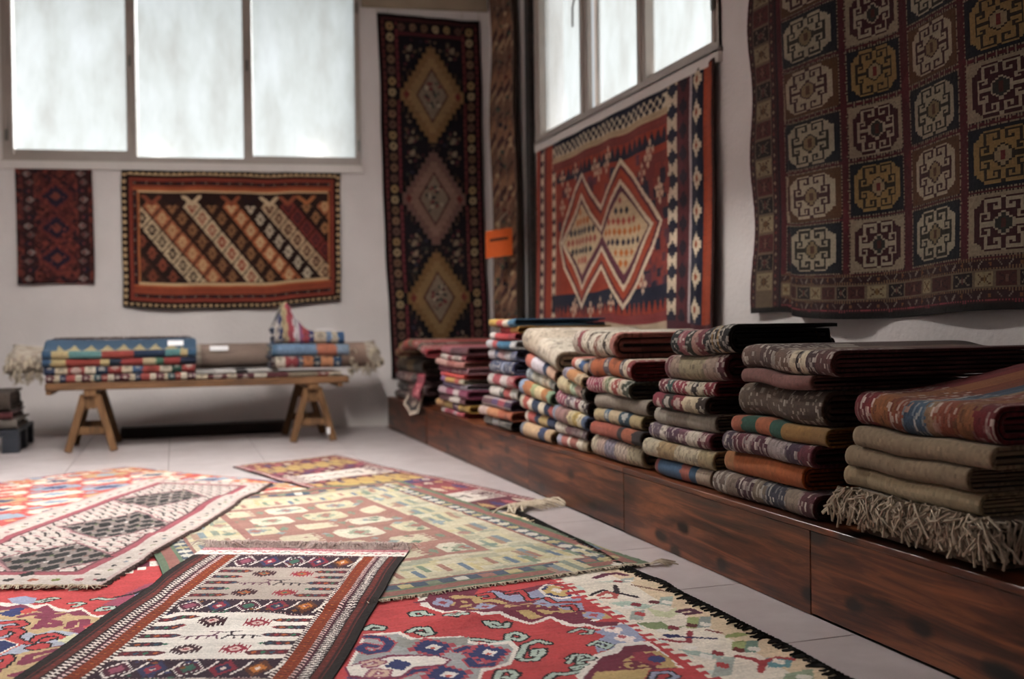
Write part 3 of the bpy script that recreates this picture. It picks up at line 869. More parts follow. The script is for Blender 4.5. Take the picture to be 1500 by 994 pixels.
    for d, (cc) in (([(112, 555), (200, 350), (308, 520), (208, 720)], 0), ([(312, 520), (410, 280), (552, 460), (428, 712)], 1)):
        D = T(d); c.poly(D, '#c6ad88')
        ctr = np.mean(np.array(D), 0); pp = np.array(D)
        c.clip = None
        m0 = Canvas.__dict__
        # rows of small coloured lozenges inside
        us = np.arange(pp[:, 0].min(), pp[:, 0].max(), 0.062); vs = np.arange(pp[:, 1].min() + 0.06, pp[:, 1].max() - 0.05, 0.072)
        for j, vv in enumerate(vs):
            hv = pp[1, 1] if vv < ctr[1] else pp[3, 1]
            fr = (vv - hv) / (ctr[1] - hv); mid = pp[1, 0] * (1 - fr) + ctr[0] * fr if vv < ctr[1] else pp[3, 0] * (1 - fr) + ctr[0] * fr
            half = fr * (pp[2, 0] - pp[0, 0]) / 2 - 0.05
            col = ['#b5641c', '#b5641c', '#1d2434', '#9c4a3a', '#16202e', '#a84634', '#b5641c', '#2a2030'][(j + 3 * cc) % 8]
            u = mid - half + 0.03 * (j % 2)
            while u < mid + half:
                c.dia(u, vv, 0.031, 0.034, col, 0.01); u += 0.075
    # scattered cream flowers in the field
    for (x, y) in ((270, 160), (335, 150), (290, 185), (345, 105), (550, 110), (560, 70), (600, 265), (605, 300), (520, 190), (165, 180), (130, 275), (105, 215), (105, 370), (170, 880), (310, 880), (260, 900), (375, 870), (530, 760), (160, 900)):
        u, v = T([(x, y)])[0]
        for du, dv in ((0, 0), (0.035, 0), (-0.035, 0), (0, 0.045), (0, -0.045)): c.dia(u + du, v + dv, 0.02, 0.026, '#c3a68a', 0.008)
        c.dia(u, v, 0.012, 0.014, '#7c3028')
    c.frame(0, 0.012, '#2a1516')
p_kilim(cv); cv.finish(tone=0.85, sat=0.92)
def pos_kilim(U, V):
    w, l = KY0 - KY1, KZ0 - KZ1; v = V / l
    Z = KZ0 - V + wob(U, 41, 0.006, 3, 5) - 0.012 * np.sin(U * 7) * v
    o = 0.022 + 0.010 * np.sin(U * 5 + 0.4) * v + 0.006 * np.sin(U * 13) + 0.02 * v
    o = o + 0.02 * sstep(0.0, 0.2, U - (w - 0.35)) * (0.5 + 0.5 * np.sin(U * 30))
    Y = KY0 - U + wob(V, 44, 0.010, 3, 4)
    return np.stack([WX - np.maximum(o, 0.012), Y, Z], -1)
tag(sheet('hanging_kilim', cv, pos_kilim, 0.008, WOOL, '#4a241c', (WX - 0.03, 6.6, KZ1)),
    'orange and red kilim with a double diamond medallion hung below the side window', 'rug')

# --- large dark compartment rug
BY0, BY1, BZ0, BZ1 = 4.72, 2.1, 2.98, 0.955
cv = Canvas(BY0 - BY1, BZ0 - BZ1, 0.0068, '#4c1219', 51, to_local=right_local(BY0, BZ0))
HOOK = ['....................',
        '.....###########....',
        '...###############..']
OCT = ["....oooooo11oooooo....",
       "...o111111oo111111o...",
       "..oo1oooo1oo1oooo1oo..",
       ".ooo1oo1o1oo1o1oo1ooo.",
       "oooo1oo111oo111oo1oooo",
       "oooo1oooooooooooo1oooo",
       "oo1111oooo11oooo1111oo",
       "oo1oo1ooo1221ooo1oo1oo",
       "oo1o11oo122221oo11o1oo",
       "oo1oooo12233221oooo1oo",
       "oo111111223322111111oo",
       "oo111111223322111111oo",
       "oo1oooo12233221oooo1oo",
       "oo1o11oo122221oo11o1oo",
       "oo1oo1ooo1221ooo1oo1oo",
       "oo1111oooo11oooo1111oo",
       "oooo1oooooooooooo1oooo",
       "oooo1oo111oo111oo1oooo",
       ".ooo1oo1o1oo1o1oo1ooo.",
       "..oo1oooo1oo1oooo1oo..",
       "...o111111oo111111o...",
       "....oooooo11oooooo...."]
BOXM = ["1.....1", ".1.2.1.", "..121..", ".12221.", "..121..", ".1.2.1.", "1.....1"]
def p_comp(c):
    w, l = c.w, c.l
    RED, NV, BR, CR, MA, GO = '#55141c', '#10131c', '#553318', '#a3957e', '#3c1318', '#8d6f3c'
    c.speck(0, 0, w, l, ['#4e1119', '#5a161e', '#480f17'], 500, 0.02, 0.07)
    # side border
    c.rect(0, 0, 0.235, l, '#35161a'); c.rect(0, 0, 0.008, l, '#6a1a20')
    for k in range(int(l / 0.036) + 1):
        for u in (0.026, 0.208): c.dia(u, k * 0.036, 0.009, 0.011, ['#8a7a60', '#6a2a22'][k % 2])
    c.rect(0.045, 0, 0.19, l, '#6a5844')
    zc = ['#8f8062', '#1e1416', '#54201f']
    for k in range(int(l / 0.098) + 1):
        v = l - 0.16 - k * 0.098
        c.rect(0.052, v - 0.042, 0.183, v + 0.042, zc[k % 3])
        c.spr(0.1175, v, 0.09, 0.066, BOXM, {'1': ['#4a2a1c', '#6a5a48', '#2e1416'][k % 3], '2': ['#6a4a26', '#54201f', '#6e4a3a'][k % 3]})
    c.rect(0.235, 0, 0.25, l, '#16141c')
    # compartments
    cols = [(0.30, 0.40, 'p'), (BY0 - 4.335, BY0 - 3.905, 'a'), (BY0 - 3.857, BY0 - 3.578, 'b'), (BY0 - 3.515, BY0 - 3.195, 'a'), (BY0 - 3.145, BY0 - 2.83, 'b'), (BY0 - 2.78, BY0 - 2.47, 'a'), (BY0 - 2.42, BY0 - 2.2, 'b')]
    zbot = BZ0 - 1.16
    for ci, (u0, u1, kind) in enumerate(cols):
        for r in range(8):
            v1 = zbot - r * 0.246; v0 = v1 - 0.222
            if kind in 'ap': bg, oc, hk, c2, c3 = (NV if r % 2 == 0 else BR), CR, ('#2a2418' if r % 2 == 0 else '#3c1618'), '#7d6a48', '#55301c'
            elif r % 2 == 0: bg, oc, hk, c2, c3 = '#93836a', MA, '#a3957e', '#2c2a26', '#4a2018'
            else: bg, oc, hk, c2, c3 = NV, GO, '#2a2018', '#8d7a5c', '#6a2020'
            if kind == 'p': bg, oc = ('#93836a' if r % 2 else NV), MA
            c.rect(u0 - 0.006, v0 - 0.006, u1 + 0.006, v1 + 0.006, '#2c1216')
            for k in range(int((u1 - u0) / 0.016) + 1):
                for v in (v0 - 0.003, v1 + 0.003): c.dia(u0 + k * 0.016, v, 0.006, 0.007, '#80705a')
            for k in range(int(0.222 / 0.016) + 1):
                for u in (u0 - 0.003, u1 + 0.003): c.dia(u, v0 + k * 0.016, 0.007, 0.006, '#80705a')
            c.rect(u0, v0, u1, v1, bg)
            c.spr((u0 + u1) / 2, (v0 + v1) / 2, (u1 - u0) * 0.84, 0.196, OCT, {'o': oc, '1': hk, '2': c2, '3': c3})
    # lower border
    vb = zbot + 0.012
    c.rect(0.25, vb, w, l, '#331418')
    for v in (vb + 0.004, vb + 0.038, l - 0.076, l - 0.036):
        for k in range(int((w - 0.25) / 0.014)): c.dia(0.26 + k * 0.014, v, 0.0055, 0.006, '#7a5c3c' if v < l - 0.06 else '#8a3038')
    for v in (vb + 0.021, l - 0.056):
        for k in range(int((w - 0.25) / 0.045)):
            u = 0.28 + k * 0.045
            if k % 3 == 0: c.line([(u - 0.008, v + 0.009), (u + 0.008, v - 0.009)], 0.007, '#82786c')
            elif k % 3 == 1: c.dia(u, v, 0.008, 0.011, '#7a4a22')
            else: c.line([(u - 0.008, v - 0.009), (u + 0.008, v + 0.009)], 0.007, '#6a5c54')
    b0, b1 = vb + 0.045, l - 0.083
    c.rect(0.25, b0, w, b1, '#6e5c46')
    u = 0.262; k = 0
    bw = [0.055, 0.13, 0.105, 0.085, 0.09, 0.055, 0.08, 0.095, 0.088, 0.115]
    while u < w:
        ww = bw[k % 10]; kc = [0, 2, 1, 0, 2, 1, 2, 0, 1, 2][k % 10]
        c.rect(u, b0 + 0.008, u + ww, b1 - 0.008, ['#948564', '#1f1316', '#49201d'][kc])
        c.spr(u + ww / 2, (b0 + b1) / 2, ww * 0.72, (b1 - b0) * 0.62, BOXM, {'1': ['#5a3a20', '#776a58', '#341618'][kc], '2': ['#7a5a2c', '#5a2422', '#6e4a3a'][kc]})
        u += ww + 0.012; k += 1
    c.rect(0, l - 0.024, w, l, '#15100f')
p_comp(cv); cv.finish(0.08, 0.04, 0.56, 0.9)
def pos_comp(U, V):
    l = BZ0 - BZ1; v = V / l
    o = 0.03 + 0.012 * np.sin(U * 9 + 1) * v
    o = o + 0.085 * sstep(0.35, 0.40, U - 0.02 * v) * (1 - 0.75 * sstep(0.45, 1.1, U)) * (0.35 + 0.65 * (1 - 0.5 * v))
    o = o + 0.022 * np.sin((U - 0.4) * 6.2) * sstep(0.5, 0.9, U)
    Z = BZ0 - V - 0.02 * sstep(0.3, 0.5, U) * v + 0.012 * np.sin(U * 4.0 + 1.0) * v
    Y = BY0 - U + 0.012 * np.sin(V * 3.1) - 0.02 * np.sin(V * 9) * np.exp(-U * 8)
    return np.stack([WX - o, Y, Z], -1)
tag(sheet('hanging_rug', cv, pos_comp, 0.01, WOOL, '#2a1514', (WX - 0.05, 3.4, BZ1)),
    'large dark red rug with rows of hooked octagons in square compartments on the wall', 'rug')

# ================================================================== FLOOR RUGS
# corners on the floor: far-left, far-right, near-right, near-left
QUADS = {
    'red':    [(-1.35, 4.75), (1.60, 4.75), (1.62, 1.3), (-1.35, 1.3)],
    'coral':  [(-1.85, 6.38), (-0.319, 7.346), (0.87, 5.85), (-0.66, 4.90)],
    'strip':  [(0.353, 7.051), (1.084, 7.401), (1.82, 4.98), (1.07, 4.66)],
    'pale':   [(-0.22, 5.60), (1.25, 5.93), (1.70, 3.50), (0.02, 3.22)],
    'white':  [(-0.172, 6.615), (0.516, 6.117), (-0.253, 3.859), (-1.22, 4.22)],
    'dark':   [(0.105, 4.363), (0.876, 3.991), (0.20, 2.155), (-0.60, 2.38)],
}
BELOW = {'red': [], 'coral': ['red'], 'strip': ['red', 'coral'], 'pale': ['red', 'coral', 'strip'], 'white': ['red', 'coral', 'pale'],
         'dark': ['red', 'pale', 'white', 'coral']}
THK = {'red': 0.006, 'coral': 0.006, 'strip': 0.006, 'pale': 0.006, 'white': 0.007, 'dark': 0.006}
def inside_dist(q, X, Y):
    """signed distance (positive inside) to a convex quad"""
    d = None; q = np.array(q, float); c = q.mean(0)
    for i in range(4):
        a, b = q[i], q[(i + 1) % 4]; e = (b - a) / np.linalg.norm(b - a); n = np.array([-e[1], e[0]])
        if (c - a) @ n < 0: n = -n
        k = (X - a[0]) * n[0] + (Y - a[1]) * n[1]
        d = k if d is None else np.minimum(d, k)
    return d
def ground(key, X, Y):
    h = np.zeros_like(X) + 0.002
    for b in BELOW[key]: h = h + (THK[b] + 0.003) * sstep(-0.05, 0.01, inside_dist(QUADS[b], X, Y))
    return h
def floor_rug(key, name, cell, base, seed, paint, label, mat=None, edge='#3a2a24', ripple=0.003, fine=None, extra=None, tone=1.0, sat=1.0):
    q = QUADS[key]
    w = (math.dist(q[0], q[1]) + math.dist(q[3], q[2])) / 2; l = (math.dist(q[0], q[3]) + math.dist(q[1], q[2])) / 2
    Hm = homog(q); Hi = np.linalg.inv(Hm)
    def to_local(x, y):
        p = on_floor(x, y, 0.012); h = Hi @ np.array([p[0], p[1], 1]); return (h[0] / h[2] * w, h[1] / h[2] * l)
    ue = ve = None
    if fine:
        ue, ve = fine(w, l)
    cv = Canvas(w, l, cell, base, seed, ue, ve, to_local=to_local); paint(cv); cv.finish(tone=tone, sat=sat)
    def pos(U, V):
        u, v = U / w, V / l; d = Hm[2, 0] * u + Hm[2, 1] * v + 1
        X = (Hm[0, 0] * u + Hm[0, 1] * v + Hm[0, 2]) / d; Y = (Hm[1, 0] * u + Hm[1, 1] * v + Hm[1, 2]) / d
        ed = np.minimum(np.minimum(U, w - U), np.minimum(V, l - V))
        X = X + wob(V * 1.0, seed + 1, 0.006, 3, 4); Y = Y + wob(U, seed + 2, 0.006, 3, 4)
        Z = ground(key, X, Y) + THK[key] + ripple * np.clip(wob(U * 1.3 + V * 0.5, seed + 3, 0.6, 3, 6) + wob(V * 1.2 - U * 0.7, seed + 4, 0.6, 3, 5), 0, 3)
        if extra is not None: Z = Z + extra(U, V, w, l)
        return np.stack([X, Y, Z], -1)
    c0 = np.mean(q, 0)
    o = sheet(name, cv, pos, THK[key] * 0.9, mat, edge, (c0[0], c0[1], 0.0))
    o.location.z = 0
    tag(o, label, 'rug')
    return o, pos, w, l
def fringe(parent, A, B, n, direction, length, rad, mat, seed, lift=0.004, droop=True, name='fringe', spread=0.5, curl=0.6):
    """cords along the polyline of points given by A(t), lying outwards"""
    r = np.random.default_rng(seed); g = Geo(); d0 = np.array(direction, float); d0 /= np.linalg.norm(d0)
    for k in range(n):
        t = (k + r.uniform(-0.3, 0.3)) / n; p = np.array(A(min(max(t, 0), 1)), float)
        a = r.normal(0, spread); L = length * r.uniform(0.6, 1.15)
        d = np.array([d0[0] * math.cos(a) - d0[1] * math.sin(a), d0[0] * math.sin(a) + d0[1] * math.cos(a), 0])
        side = np.array([-d[1], d[0], 0]) * r.normal(0, curl) * L * 0.4
        P = [p - d * 0.006, p + d * L * 0.35 + np.array([0, 0, lift]), p + d * L * 0.7 + side * 0.5 + np.array([0, 0, lift * r.uniform(-0.3, 1)]), p + d * L + side]
        P = np.array(P); fl = B
        P[:, 2] = np.maximum(P[:, 2], fl)
        g.tube(P, [rad, rad, rad * 0.9, rad * 0.6], 4, False)
    o = stuff(g.build(name, mat)); parent_keep(o, parent); return o

CREAMCORD = mat_plain('cream_fringe_wool', '#b9ac98', 0.95, 0.15, 80)
BLACKCORD = mat_plain('black_edge_wool', '#15110f', 0.95, 0.15, 80)
PINKCORD = mat_plain('pinkish_fringe_wool', '#c4b2ac', 0.95, 0.2, 120)
BROWNCORD = mat_plain('brown_edge_wool', '#4a3a36', 0.95, 0.2, 80)

# --- big red rug with hooked medallions (traced from the photo)
def p_red(c):
    w, l = c.w, c.l
    RED, MAR, OCH, WHI, MINT, BLK, GRY, NAV, PER = '#b23a3c', '#6a2438', '#b49a64', '#ddd6cd', '#a9bdb2', '#1c1417', '#9a9c9c', '#27305e', '#9198b4'
    c.speck(0, 0, w, l, ['#b0383a', '#b83f3f', '#a83438'], 500, 0.03, 0.09)
    A = lambda pts: c.px(pts, (500, 850), 4.286)
    Bx = lambda pts: c.px(pts, (820, 820), 3.488)
    Dx = lambda pts: c.px(pts, (0, 860), 5.77)
    def hook(pts, wd, col=MINT, T=A):
        P = T(pts); wd = wd * 0.66; c.line(P, wd * 1.9, BLK); c.line(P, wd, col)
    def curl(cu, cv_, r, sx, sy, wd, col, out=None):
        """a small squared spiral hook around a local point"""
        P = [(cu + sx * 1.6 * r, cv_ + sy * r), (cu - sx * 0.6 * r, cv_ + sy * r), (cu - sx * r, cv_), (cu - sx * 0.5 * r, cv_ - sy * r), (cu + sx * 0.7 * r, cv_ - sy * 0.8 * r), (cu + sx * 0.6 * r, cv_ + sy * 0.1 * r), (cu, cv_ + sy * 0.05 * r)]
        if out: c.line(P, wd * 1.8, out)
        c.line(P, wd, col)
    # ---- far part, mostly covered: maroon and ochre medallions
    for k in range(5):
        cu = 0.45 + k * 0.55; c.dia(cu, 0.55, 0.3, 0.34, WHI, 0.05); c.dia(cu, 0.55, 0.27, 0.31, MAR, 0.05); c.dia(cu, 0.55, 0.16, 0.2, OCH, 0.04); c.dia(cu, 0.55, 0.07, 0.08, PER, 0.02)
    for k in range(4):
        c.dia(0.55, 1.25 + k * 0.6, 0.2, 0.26, WHI, 0.05); c.dia(0.55, 1.25 + k * 0.6, 0.17, 0.23, MAR, 0.05); c.dia(0.55, 1.25 + k * 0.6, 0.1, 0.14, OCH, 0.04)
    c.rect(0, 0, 0.3, l, '#d8ccbc'); c.rect(0, 0, 0.018, l, '#15110f'); c.speck(0.05, 0.05, 0.27, l - 0.05, ['#8c2f34', '#9aa29c', '#7d8c62', '#2a3058'], 90, 0.014, 0.03)
    # ---- upper maroon medallion with ochre hooks
    c.poly(A([(480, 100), (500, 150), (640, 197), (720, 187), (880, 237), (990, 227), (1190, 272), (1310, 232), (1400, 277), (1500, 285), (1620, 240), (1500, 160), (1420, 60), (1250, -40), (700, -40)]), WHI)
    c.poly(A([(530, 118), (560, 155), (650, 185), (730, 177), (890, 225), (1000, 215), (1190, 258), (1310, 215), (1410, 262), (1500, 262), (1590, 235), (1480, 140), (1380, 20), (1240, -30), (700, -30)]), MAR)
    c.poly(A([(590, 130), (720, 95), (860, 100), (1000, 120), (1100, 150), (1240, 130), (1330, 160), (1460, 185), (1480, 205), (1340, 195), (1260, 225), (1190, 240), (1090, 205), (980, 190), (900, 195), (800, 170), (700, 165)]), OCH)
    for (x, y, sx, sy) in ((760, 140, 1, 1), (920, 160, -1, 1), (1060, 170, 1, -1), (1180, 165, -1, 1), (1290, 185, 1, 1), (650, 140, -1, -1)):
        u, v = A([(x, y)])[0]; curl(u, v, 0.05, sx, sy, 0.02, MAR)
    for (x, y) in ((640, 133), (905, 160), (1270, 150)): u, v = A([(x, y)])[0]; c.dia(u, v, 0.04, 0.05, PER, 0.012); c.dia(u, v, 0.015, 0.02, '#8c3a44')
    c.poly(A([(830, 100), (960, 70), (1060, 95), (1150, 85), (1250, 60), (1500, 90), (1520, 180), (1400, 180), (1290, 150), (1210, 120), (1080, 130), (980, 100)]), PER)
    c.poly(A([(840, 95), (960, 65), (1070, 75), (1210, 45), (1300, 20), (1350, -30), (1150, -20), (900, 30)]), RED)
    for P in ([(870, 95), (940, 85), (960, 105), (900, 110)], [(1040, 85), (1130, 70), (1160, 95), (1180, 120), (1240, 110)], [(1290, 105), (1340, 140), (1410, 130), (1480, 130)], [(1390, 160), (1450, 150), (1470, 180)]):
        hook(P, 0.022, '#b23a3c')
    c.poly(A([(1235, 65), (1290, 22), (1440, 60), (1480, 95), (1390, 112), (1280, 95)]), WHI)
    c.poly(A([(1258, 62), (1300, 32), (1425, 62), (1455, 92), (1385, 102), (1290, 88)]), NAV)
    u, v = A([(1355, 66)])[0]; c.dia(u, v, 0.05, 0.07, '#c0a468', 0.02); c.dia(u, v, 0.02, 0.03, WHI)
    # ---- mint hooks on the red field
    for P in ([(560, 208), (520, 200), (505, 185), (445, 192), (450, 210), (490, 212)], [(780, 232), (740, 208), (665, 215), (660, 235), (720, 243), (745, 232)],
              [(1040, 262), (1030, 285), (950, 285), (905, 262), (960, 262), (985, 270)], [(150, 300), (190, 275), (260, 285), (250, 300), (205, 300)],
              [(420, 315), (460, 300), (530, 300), (560, 325), (520, 335), (480, 322)], [(800, 360), (870, 362), (960, 378), (1040, 370), (1040, 335), (1090, 320), (1150, 345), (1110, 370), (1075, 358)],
              [(1110, 480), (1150, 400), (1230, 370), (1300, 388)], [(1130, 490), (1210, 490), (1260, 450), (1260, 425), (1210, 430), (1205, 460)],
              [(960, 617), (990, 560), (1060, 560), (1090, 580), (1060, 610), (1020, 600)], [(1290, 610), (1330, 580), (1420, 580), (1500, 560)],
              [(1430, 480), (1470, 460), (1500, 470), (1490, 540), (1460, 550)]):
        hook(P, 0.026)
    # ---- grey medallion with navy and white figures
    G = A([(60, 617), (20, 560), (130, 330), (360, 312), (440, 352), (590, 345), (760, 340), (800, 372), (930, 385), (1060, 372), (1115, 415), (1060, 520), (890, 560), (850, 640), (400, 700)])
    c.poly(G, WHI)
    c.poly(A([(60, 640), (40, 560), (145, 345), (345, 325), (430, 368), (590, 360), (750, 355), (790, 388), (930, 398), (1040, 390), (1080, 420), (1035, 508), (870, 545), (820, 660), (400, 720)]), GRY)
    c.poly(A([(330, 400), (345, 345), (430, 365), (590, 352), (790, 345), (780, 395), (600, 400), (480, 430)]), '#8a8c86')
    for P in ([(150, 345), (240, 350), (300, 385), (260, 430), (160, 445), (100, 420), (140, 395), (200, 405)], [(720, 430), (780, 410), (860, 420), (850, 445), (790, 445)], [(860, 410), (950, 430), (980, 470), (930, 520), (830, 525), (790, 490), (840, 470), (880, 490)],
              [(60, 600), (180, 600), (240, 565), (300, 580)], [(320, 470), (460, 520), (560, 560)], [(150, 617), (340, 600), (450, 560), (560, 545)]):
        Pq = A(P); c.line(Pq, 0.038, '#a8404c'); c.line(Pq, 0.024, NAV)
    for (x, y, cc) in ((560, 410, NAV), (655, 580, NAV), (915, 445, NAV)):
        u, v = A([(x, y)])[0]; c.dia(u, v, 0.075, 0.095, '#a8404c', 0.02); c.dia(u, v, 0.058, 0.075, cc, 0.018); c.dia(u + 0.005, v, 0.025, 0.03, WHI); c.dia(u, v + 0.01, 0.01, 0.012, '#c0503c')
    c.poly(A([(10, 540), (130, 500), (300, 455), (600, 455), (690, 485), (650, 520), (450, 545), (380, 600), (250, 617), (40, 600)]), '#742a46')
    c.poly(A([(30, 535), (150, 508), (310, 467), (590, 463), (670, 487), (635, 512), (440, 535), (370, 590), (250, 605), (60, 590)]), WHI)
    for P in ([(130, 510), (200, 490), (250, 505), (200, 525), (150, 530)], [(170, 590), (200, 555), (280, 560), (270, 590), (210, 590)]):
        Pq = A(P); c.line(Pq, 0.03, '#8a4a60'); c.line(Pq, 0.014, '#c4a490')
    u, v = A([(352, 520)])[0]; c.dia(u, v, 0.04, 0.05, NAV, 0.012)
    # ---- white border with green motifs along the platform side
    bx = w - 0.335
    c.rect(bx, 0, w, l, '#ded3c4')
    c.rect(w - 0.12, 0, w, l, '#d4bd9e')
    r = np.random.default_rng(8)
    for k in range(int(l / 0.05)):
        v = k * 0.05; c.rect(bx - 0.04, v, bx + 0.012 * (k % 2) + 0.015, v + 0.026, '#b2363a')
        c.rect(bx + 0.012 * (k % 2) + 0.015, v, bx + 0.035, v + 0.05, '#c4d0c8') if k % 3 == 0 else None
    # traced small motifs on the border
    for (pts, col) in (([(180, 120), (300, 105), (360, 95), (330, 125)], '#b9c2b6'), ([(320, 95), (385, 85), (370, 120), (310, 125)], '#9aa29c'), ([(250, 215), (350, 205), (460, 225), (520, 210), (430, 245), (330, 240)], '#a9bcae'),
                       ([(515, 185), (580, 178), (565, 228), (500, 220)], '#9aa8a0'), ([(360, 255), (430, 248), (420, 300), (350, 300)], '#9ca39c'), ([(385, 315), (520, 310), (560, 335), (640, 330), (570, 355), (460, 345)], '#7d8c62'),
                       ([(650, 285), (710, 285), (700, 345), (640, 340)], '#9aa56a'), ([(712, 283), (770, 283), (765, 335), (700, 340)], '#8a9490'), ([(440, 240), (540, 260), (590, 235), (600, 270), (560, 290), (480, 280)], '#c6c8a0'),
                       ([(840, 378), (900, 362), (985, 370), (900, 388), (840, 390)], '#8a9458'), ([(600, 450), (700, 460), (860, 490), (780, 498), (650, 475)], '#9fb0a6'), ([(880, 410), (950, 405), (930, 465), (870, 455)], '#9aa56a'), ([(950, 405), (1010, 405), (1005, 465), (930, 465)], '#6f8a7c'),
                       ([(800, 495), (890, 490), (880, 580), (780, 590)], '#9ca39c'), ([(1050, 490), (1190, 488), (1180, 540), (1070, 540)], '#5f9098'), ([(1160, 570), (1300, 548), (1310, 607), (1150, 607)], '#8c9a80'), ([(900, 250), (1000, 250), (960, 270)], '#c9b79a')):
        c.poly(Bx(pts), col)
    for (pts, col, wd) in (([(190, 90), (240, 70), (300, 62), (340, 72)], '#5a1f38', 0.03), ([(160, 178), (220, 158), (290, 172), (285, 140), (300, 168), (395, 185)], '#2a1c24', 0.016), ([(200, 180), (240, 165), (290, 175), (280, 190), (220, 192)], '#b04a44', 0.02), ([(600, 258), (660, 245), (705, 262), (640, 270)], '#4c1c34', 0.024),
                           ([(540, 378), (600, 380), (560, 385)], '#1f2450', 0.02), ([(520, 398), (600, 410), (655, 412), (665, 360)], '#8c2a34', 0.018), ([(600, 385), (790, 395), (740, 392)], '#22204a', 0.014), ([(905, 485), (990, 500), (1035, 520), (1030, 560), (1045, 510), (1110, 490), (1190, 498)], '#9a2f34', 0.02),
                           ([(370, 135), (480, 150), (570, 160)], '#7c5a4c', 0.012), ([(750, 350), (820, 365)], '#7c3a34', 0.012)):
        c.line(Bx(pts), wd, col)
    for (x, y, col) in ((300, 115, '#8c2f34'), (385, 223, '#7a2430'), (480, 210, '#5e1f2a'), (405, 270, '#b03a3c'), (575, 340, '#7a2430'), (670, 327, '#5c2a26'), (910, 452, '#6a2620'), (830, 530, '#b0363a'), (800, 470, '#8a2a30'), (360, 110, WHI), (545, 210, WHI), (740, 322, WHI), (985, 448, WHI), (520, 355, WHI), (1115, 512, '#e0d8cc'), (740, 485, WHI), (1260, 590, WHI), (345, 238, WHI), (660, 440, WHI)):
        u, v = Bx([(x, y)])[0]; c.dia(u, v, 0.022, 0.028, col, 0.008)
    # far part of the border, seen beyond the pale rug
    c.speck(bx + 0.05, 0.05, w - 0.06, 1.1, ['#8c2f34', '#9aa29c', '#7d8c62', '#2a3058'], 26, 0.014, 0.03)
    # ---- near maroon medallion by the border
    c.poly(Bx([(80, 620), (105, 575), (190, 485), (280, 457), (305, 428), (440, 412), (480, 430), (600, 530), (760, 607), (820, 680), (80, 720)]), WHI)
    c.poly(Bx([(110, 620), (130, 575), (210, 495), (300, 470), (325, 440), (430, 425), (470, 440), (590, 540), (740, 612), (800, 680), (110, 720)]), MAR)
    c.poly(Bx([(290, 545), (330, 505), (400, 465), (500, 460), (560, 500), (600, 545), (480, 548), (430, 560), (360, 560)]), OCH)
    u, v = Bx([(445, 500)])[0]; c.dia(u, v, 0.055, 0.07, '#8c3040', 0.02); c.dia(u + 0.02, v + 0.01, 0.03, 0.035, '#343c70', 0.01)
    for (x, y, sx, sy) in ((360, 535, 1, 1), (420, 545, -1, 1)): u, v = Bx([(x, y)])[0]; curl(u, v, 0.03, sx, sy, 0.014, MAR)
    c.poly(Bx([(160, 607), (180, 570), (330, 560), (460, 555), (430, 640), (160, 660)]), OCH)
    c.poly(Bx([(430, 607), (450, 560), (560, 548), (640, 545), (780, 620), (800, 680), (420, 680)]), RED)
    hook([(470, 607), (480, 572), (560, 568), (600, 590), (560, 607)], 0.022, PER, Bx)
    # ---- periwinkle step between
    c.poly(Bx([(170, 365), (240, 340), (320, 318), (380, 350), (440, 408), (300, 425), (270, 452), (190, 470), (170, 420), (230, 385)]), PER)
    c.line(Bx([(100, 590), (190, 487), (285, 455), (310, 427), (440, 415)]), 0.022, WHI)
    for (x, y) in ((270, 352), (330, 398)): u, v = Bx([(x, y)])[0]; c.dia(u, v, 0.035, 0.045, '#e4d6d0', 0.012); c.dia(u, v - 0.02, 0.016, 0.02, '#b0545c')
    for P in ([(50, 362), (100, 345), (160, 355), (150, 372), (110, 372)], [(150, 432), (190, 412), (260, 432), (240, 450), (190, 432)], [(40, 520), (70, 480), (130, 480), (170, 500), (110, 510)], [(60, 545), (90, 535), (130, 530)]):
        hook(P, 0.018, MINT, Bx)
    c.line(Bx([(-20, 300), (60, 330), (130, 325), (200, 345), (300, 318)]), 0.02, WHI)
    c.poly(Bx([(-20, 280), (0, 265), (100, 300), (190, 312), (300, 310), (290, 328), (190, 338), (130, 318), (60, 322)]), MAR)
    c.poly(Bx([(110, 262), (220, 268), (265, 290), (190, 300), (120, 290)]), OCH); u, v = Bx([(170, 278)])[0]; c.dia(u, v, 0.04, 0.05, PER, 0.012); c.dia(u, v, 0.018, 0.02, '#b04a50')
    # ---- left part (traced)
    c.poly(Dx([(-100, 100), (80, 120), (190, 120), (300, 140), (400, 125), (500, 165), (600, 178), (700, 160), (830, 235), (1040, 205), (1000, 250), (700, 420), (500, 560), (200, 740), (150, 900), (-200, 900)]), WHI)
    c.poly(Dx([(-100, 130), (70, 150), (180, 128), (300, 170), (400, 140), (480, 190), (600, 200), (700, 180), (820, 250), (980, 235), (950, 280), (680, 430), (480, 580), (190, 760), (130, 900), (-200, 900)]), '#7c3048')
    c.poly(Dx([(-60, 190), (200, 165), (330, 190), (440, 215), (560, 195), (640, 230), (770, 230), (900, 260), (820, 330), (740, 390), (640, 360), (480, 385), (300, 400), (180, 300), (0, 260), (-100, 240)]), '#b79e74')
    c.poly(Dx([(-100, 250), (180, 265), (250, 300), (200, 350), (330, 385), (450, 350), (560, 360), (700, 385), (690, 420), (560, 480), (400, 500), (280, 530), (120, 560), (60, 640), (-100, 640)]), '#a3aabb')
    c.poly(Dx([(130, 560), (280, 520), (440, 505), (600, 480), (500, 575), (200, 745), (60, 840), (-100, 840), (0, 690)]), '#b79e74')
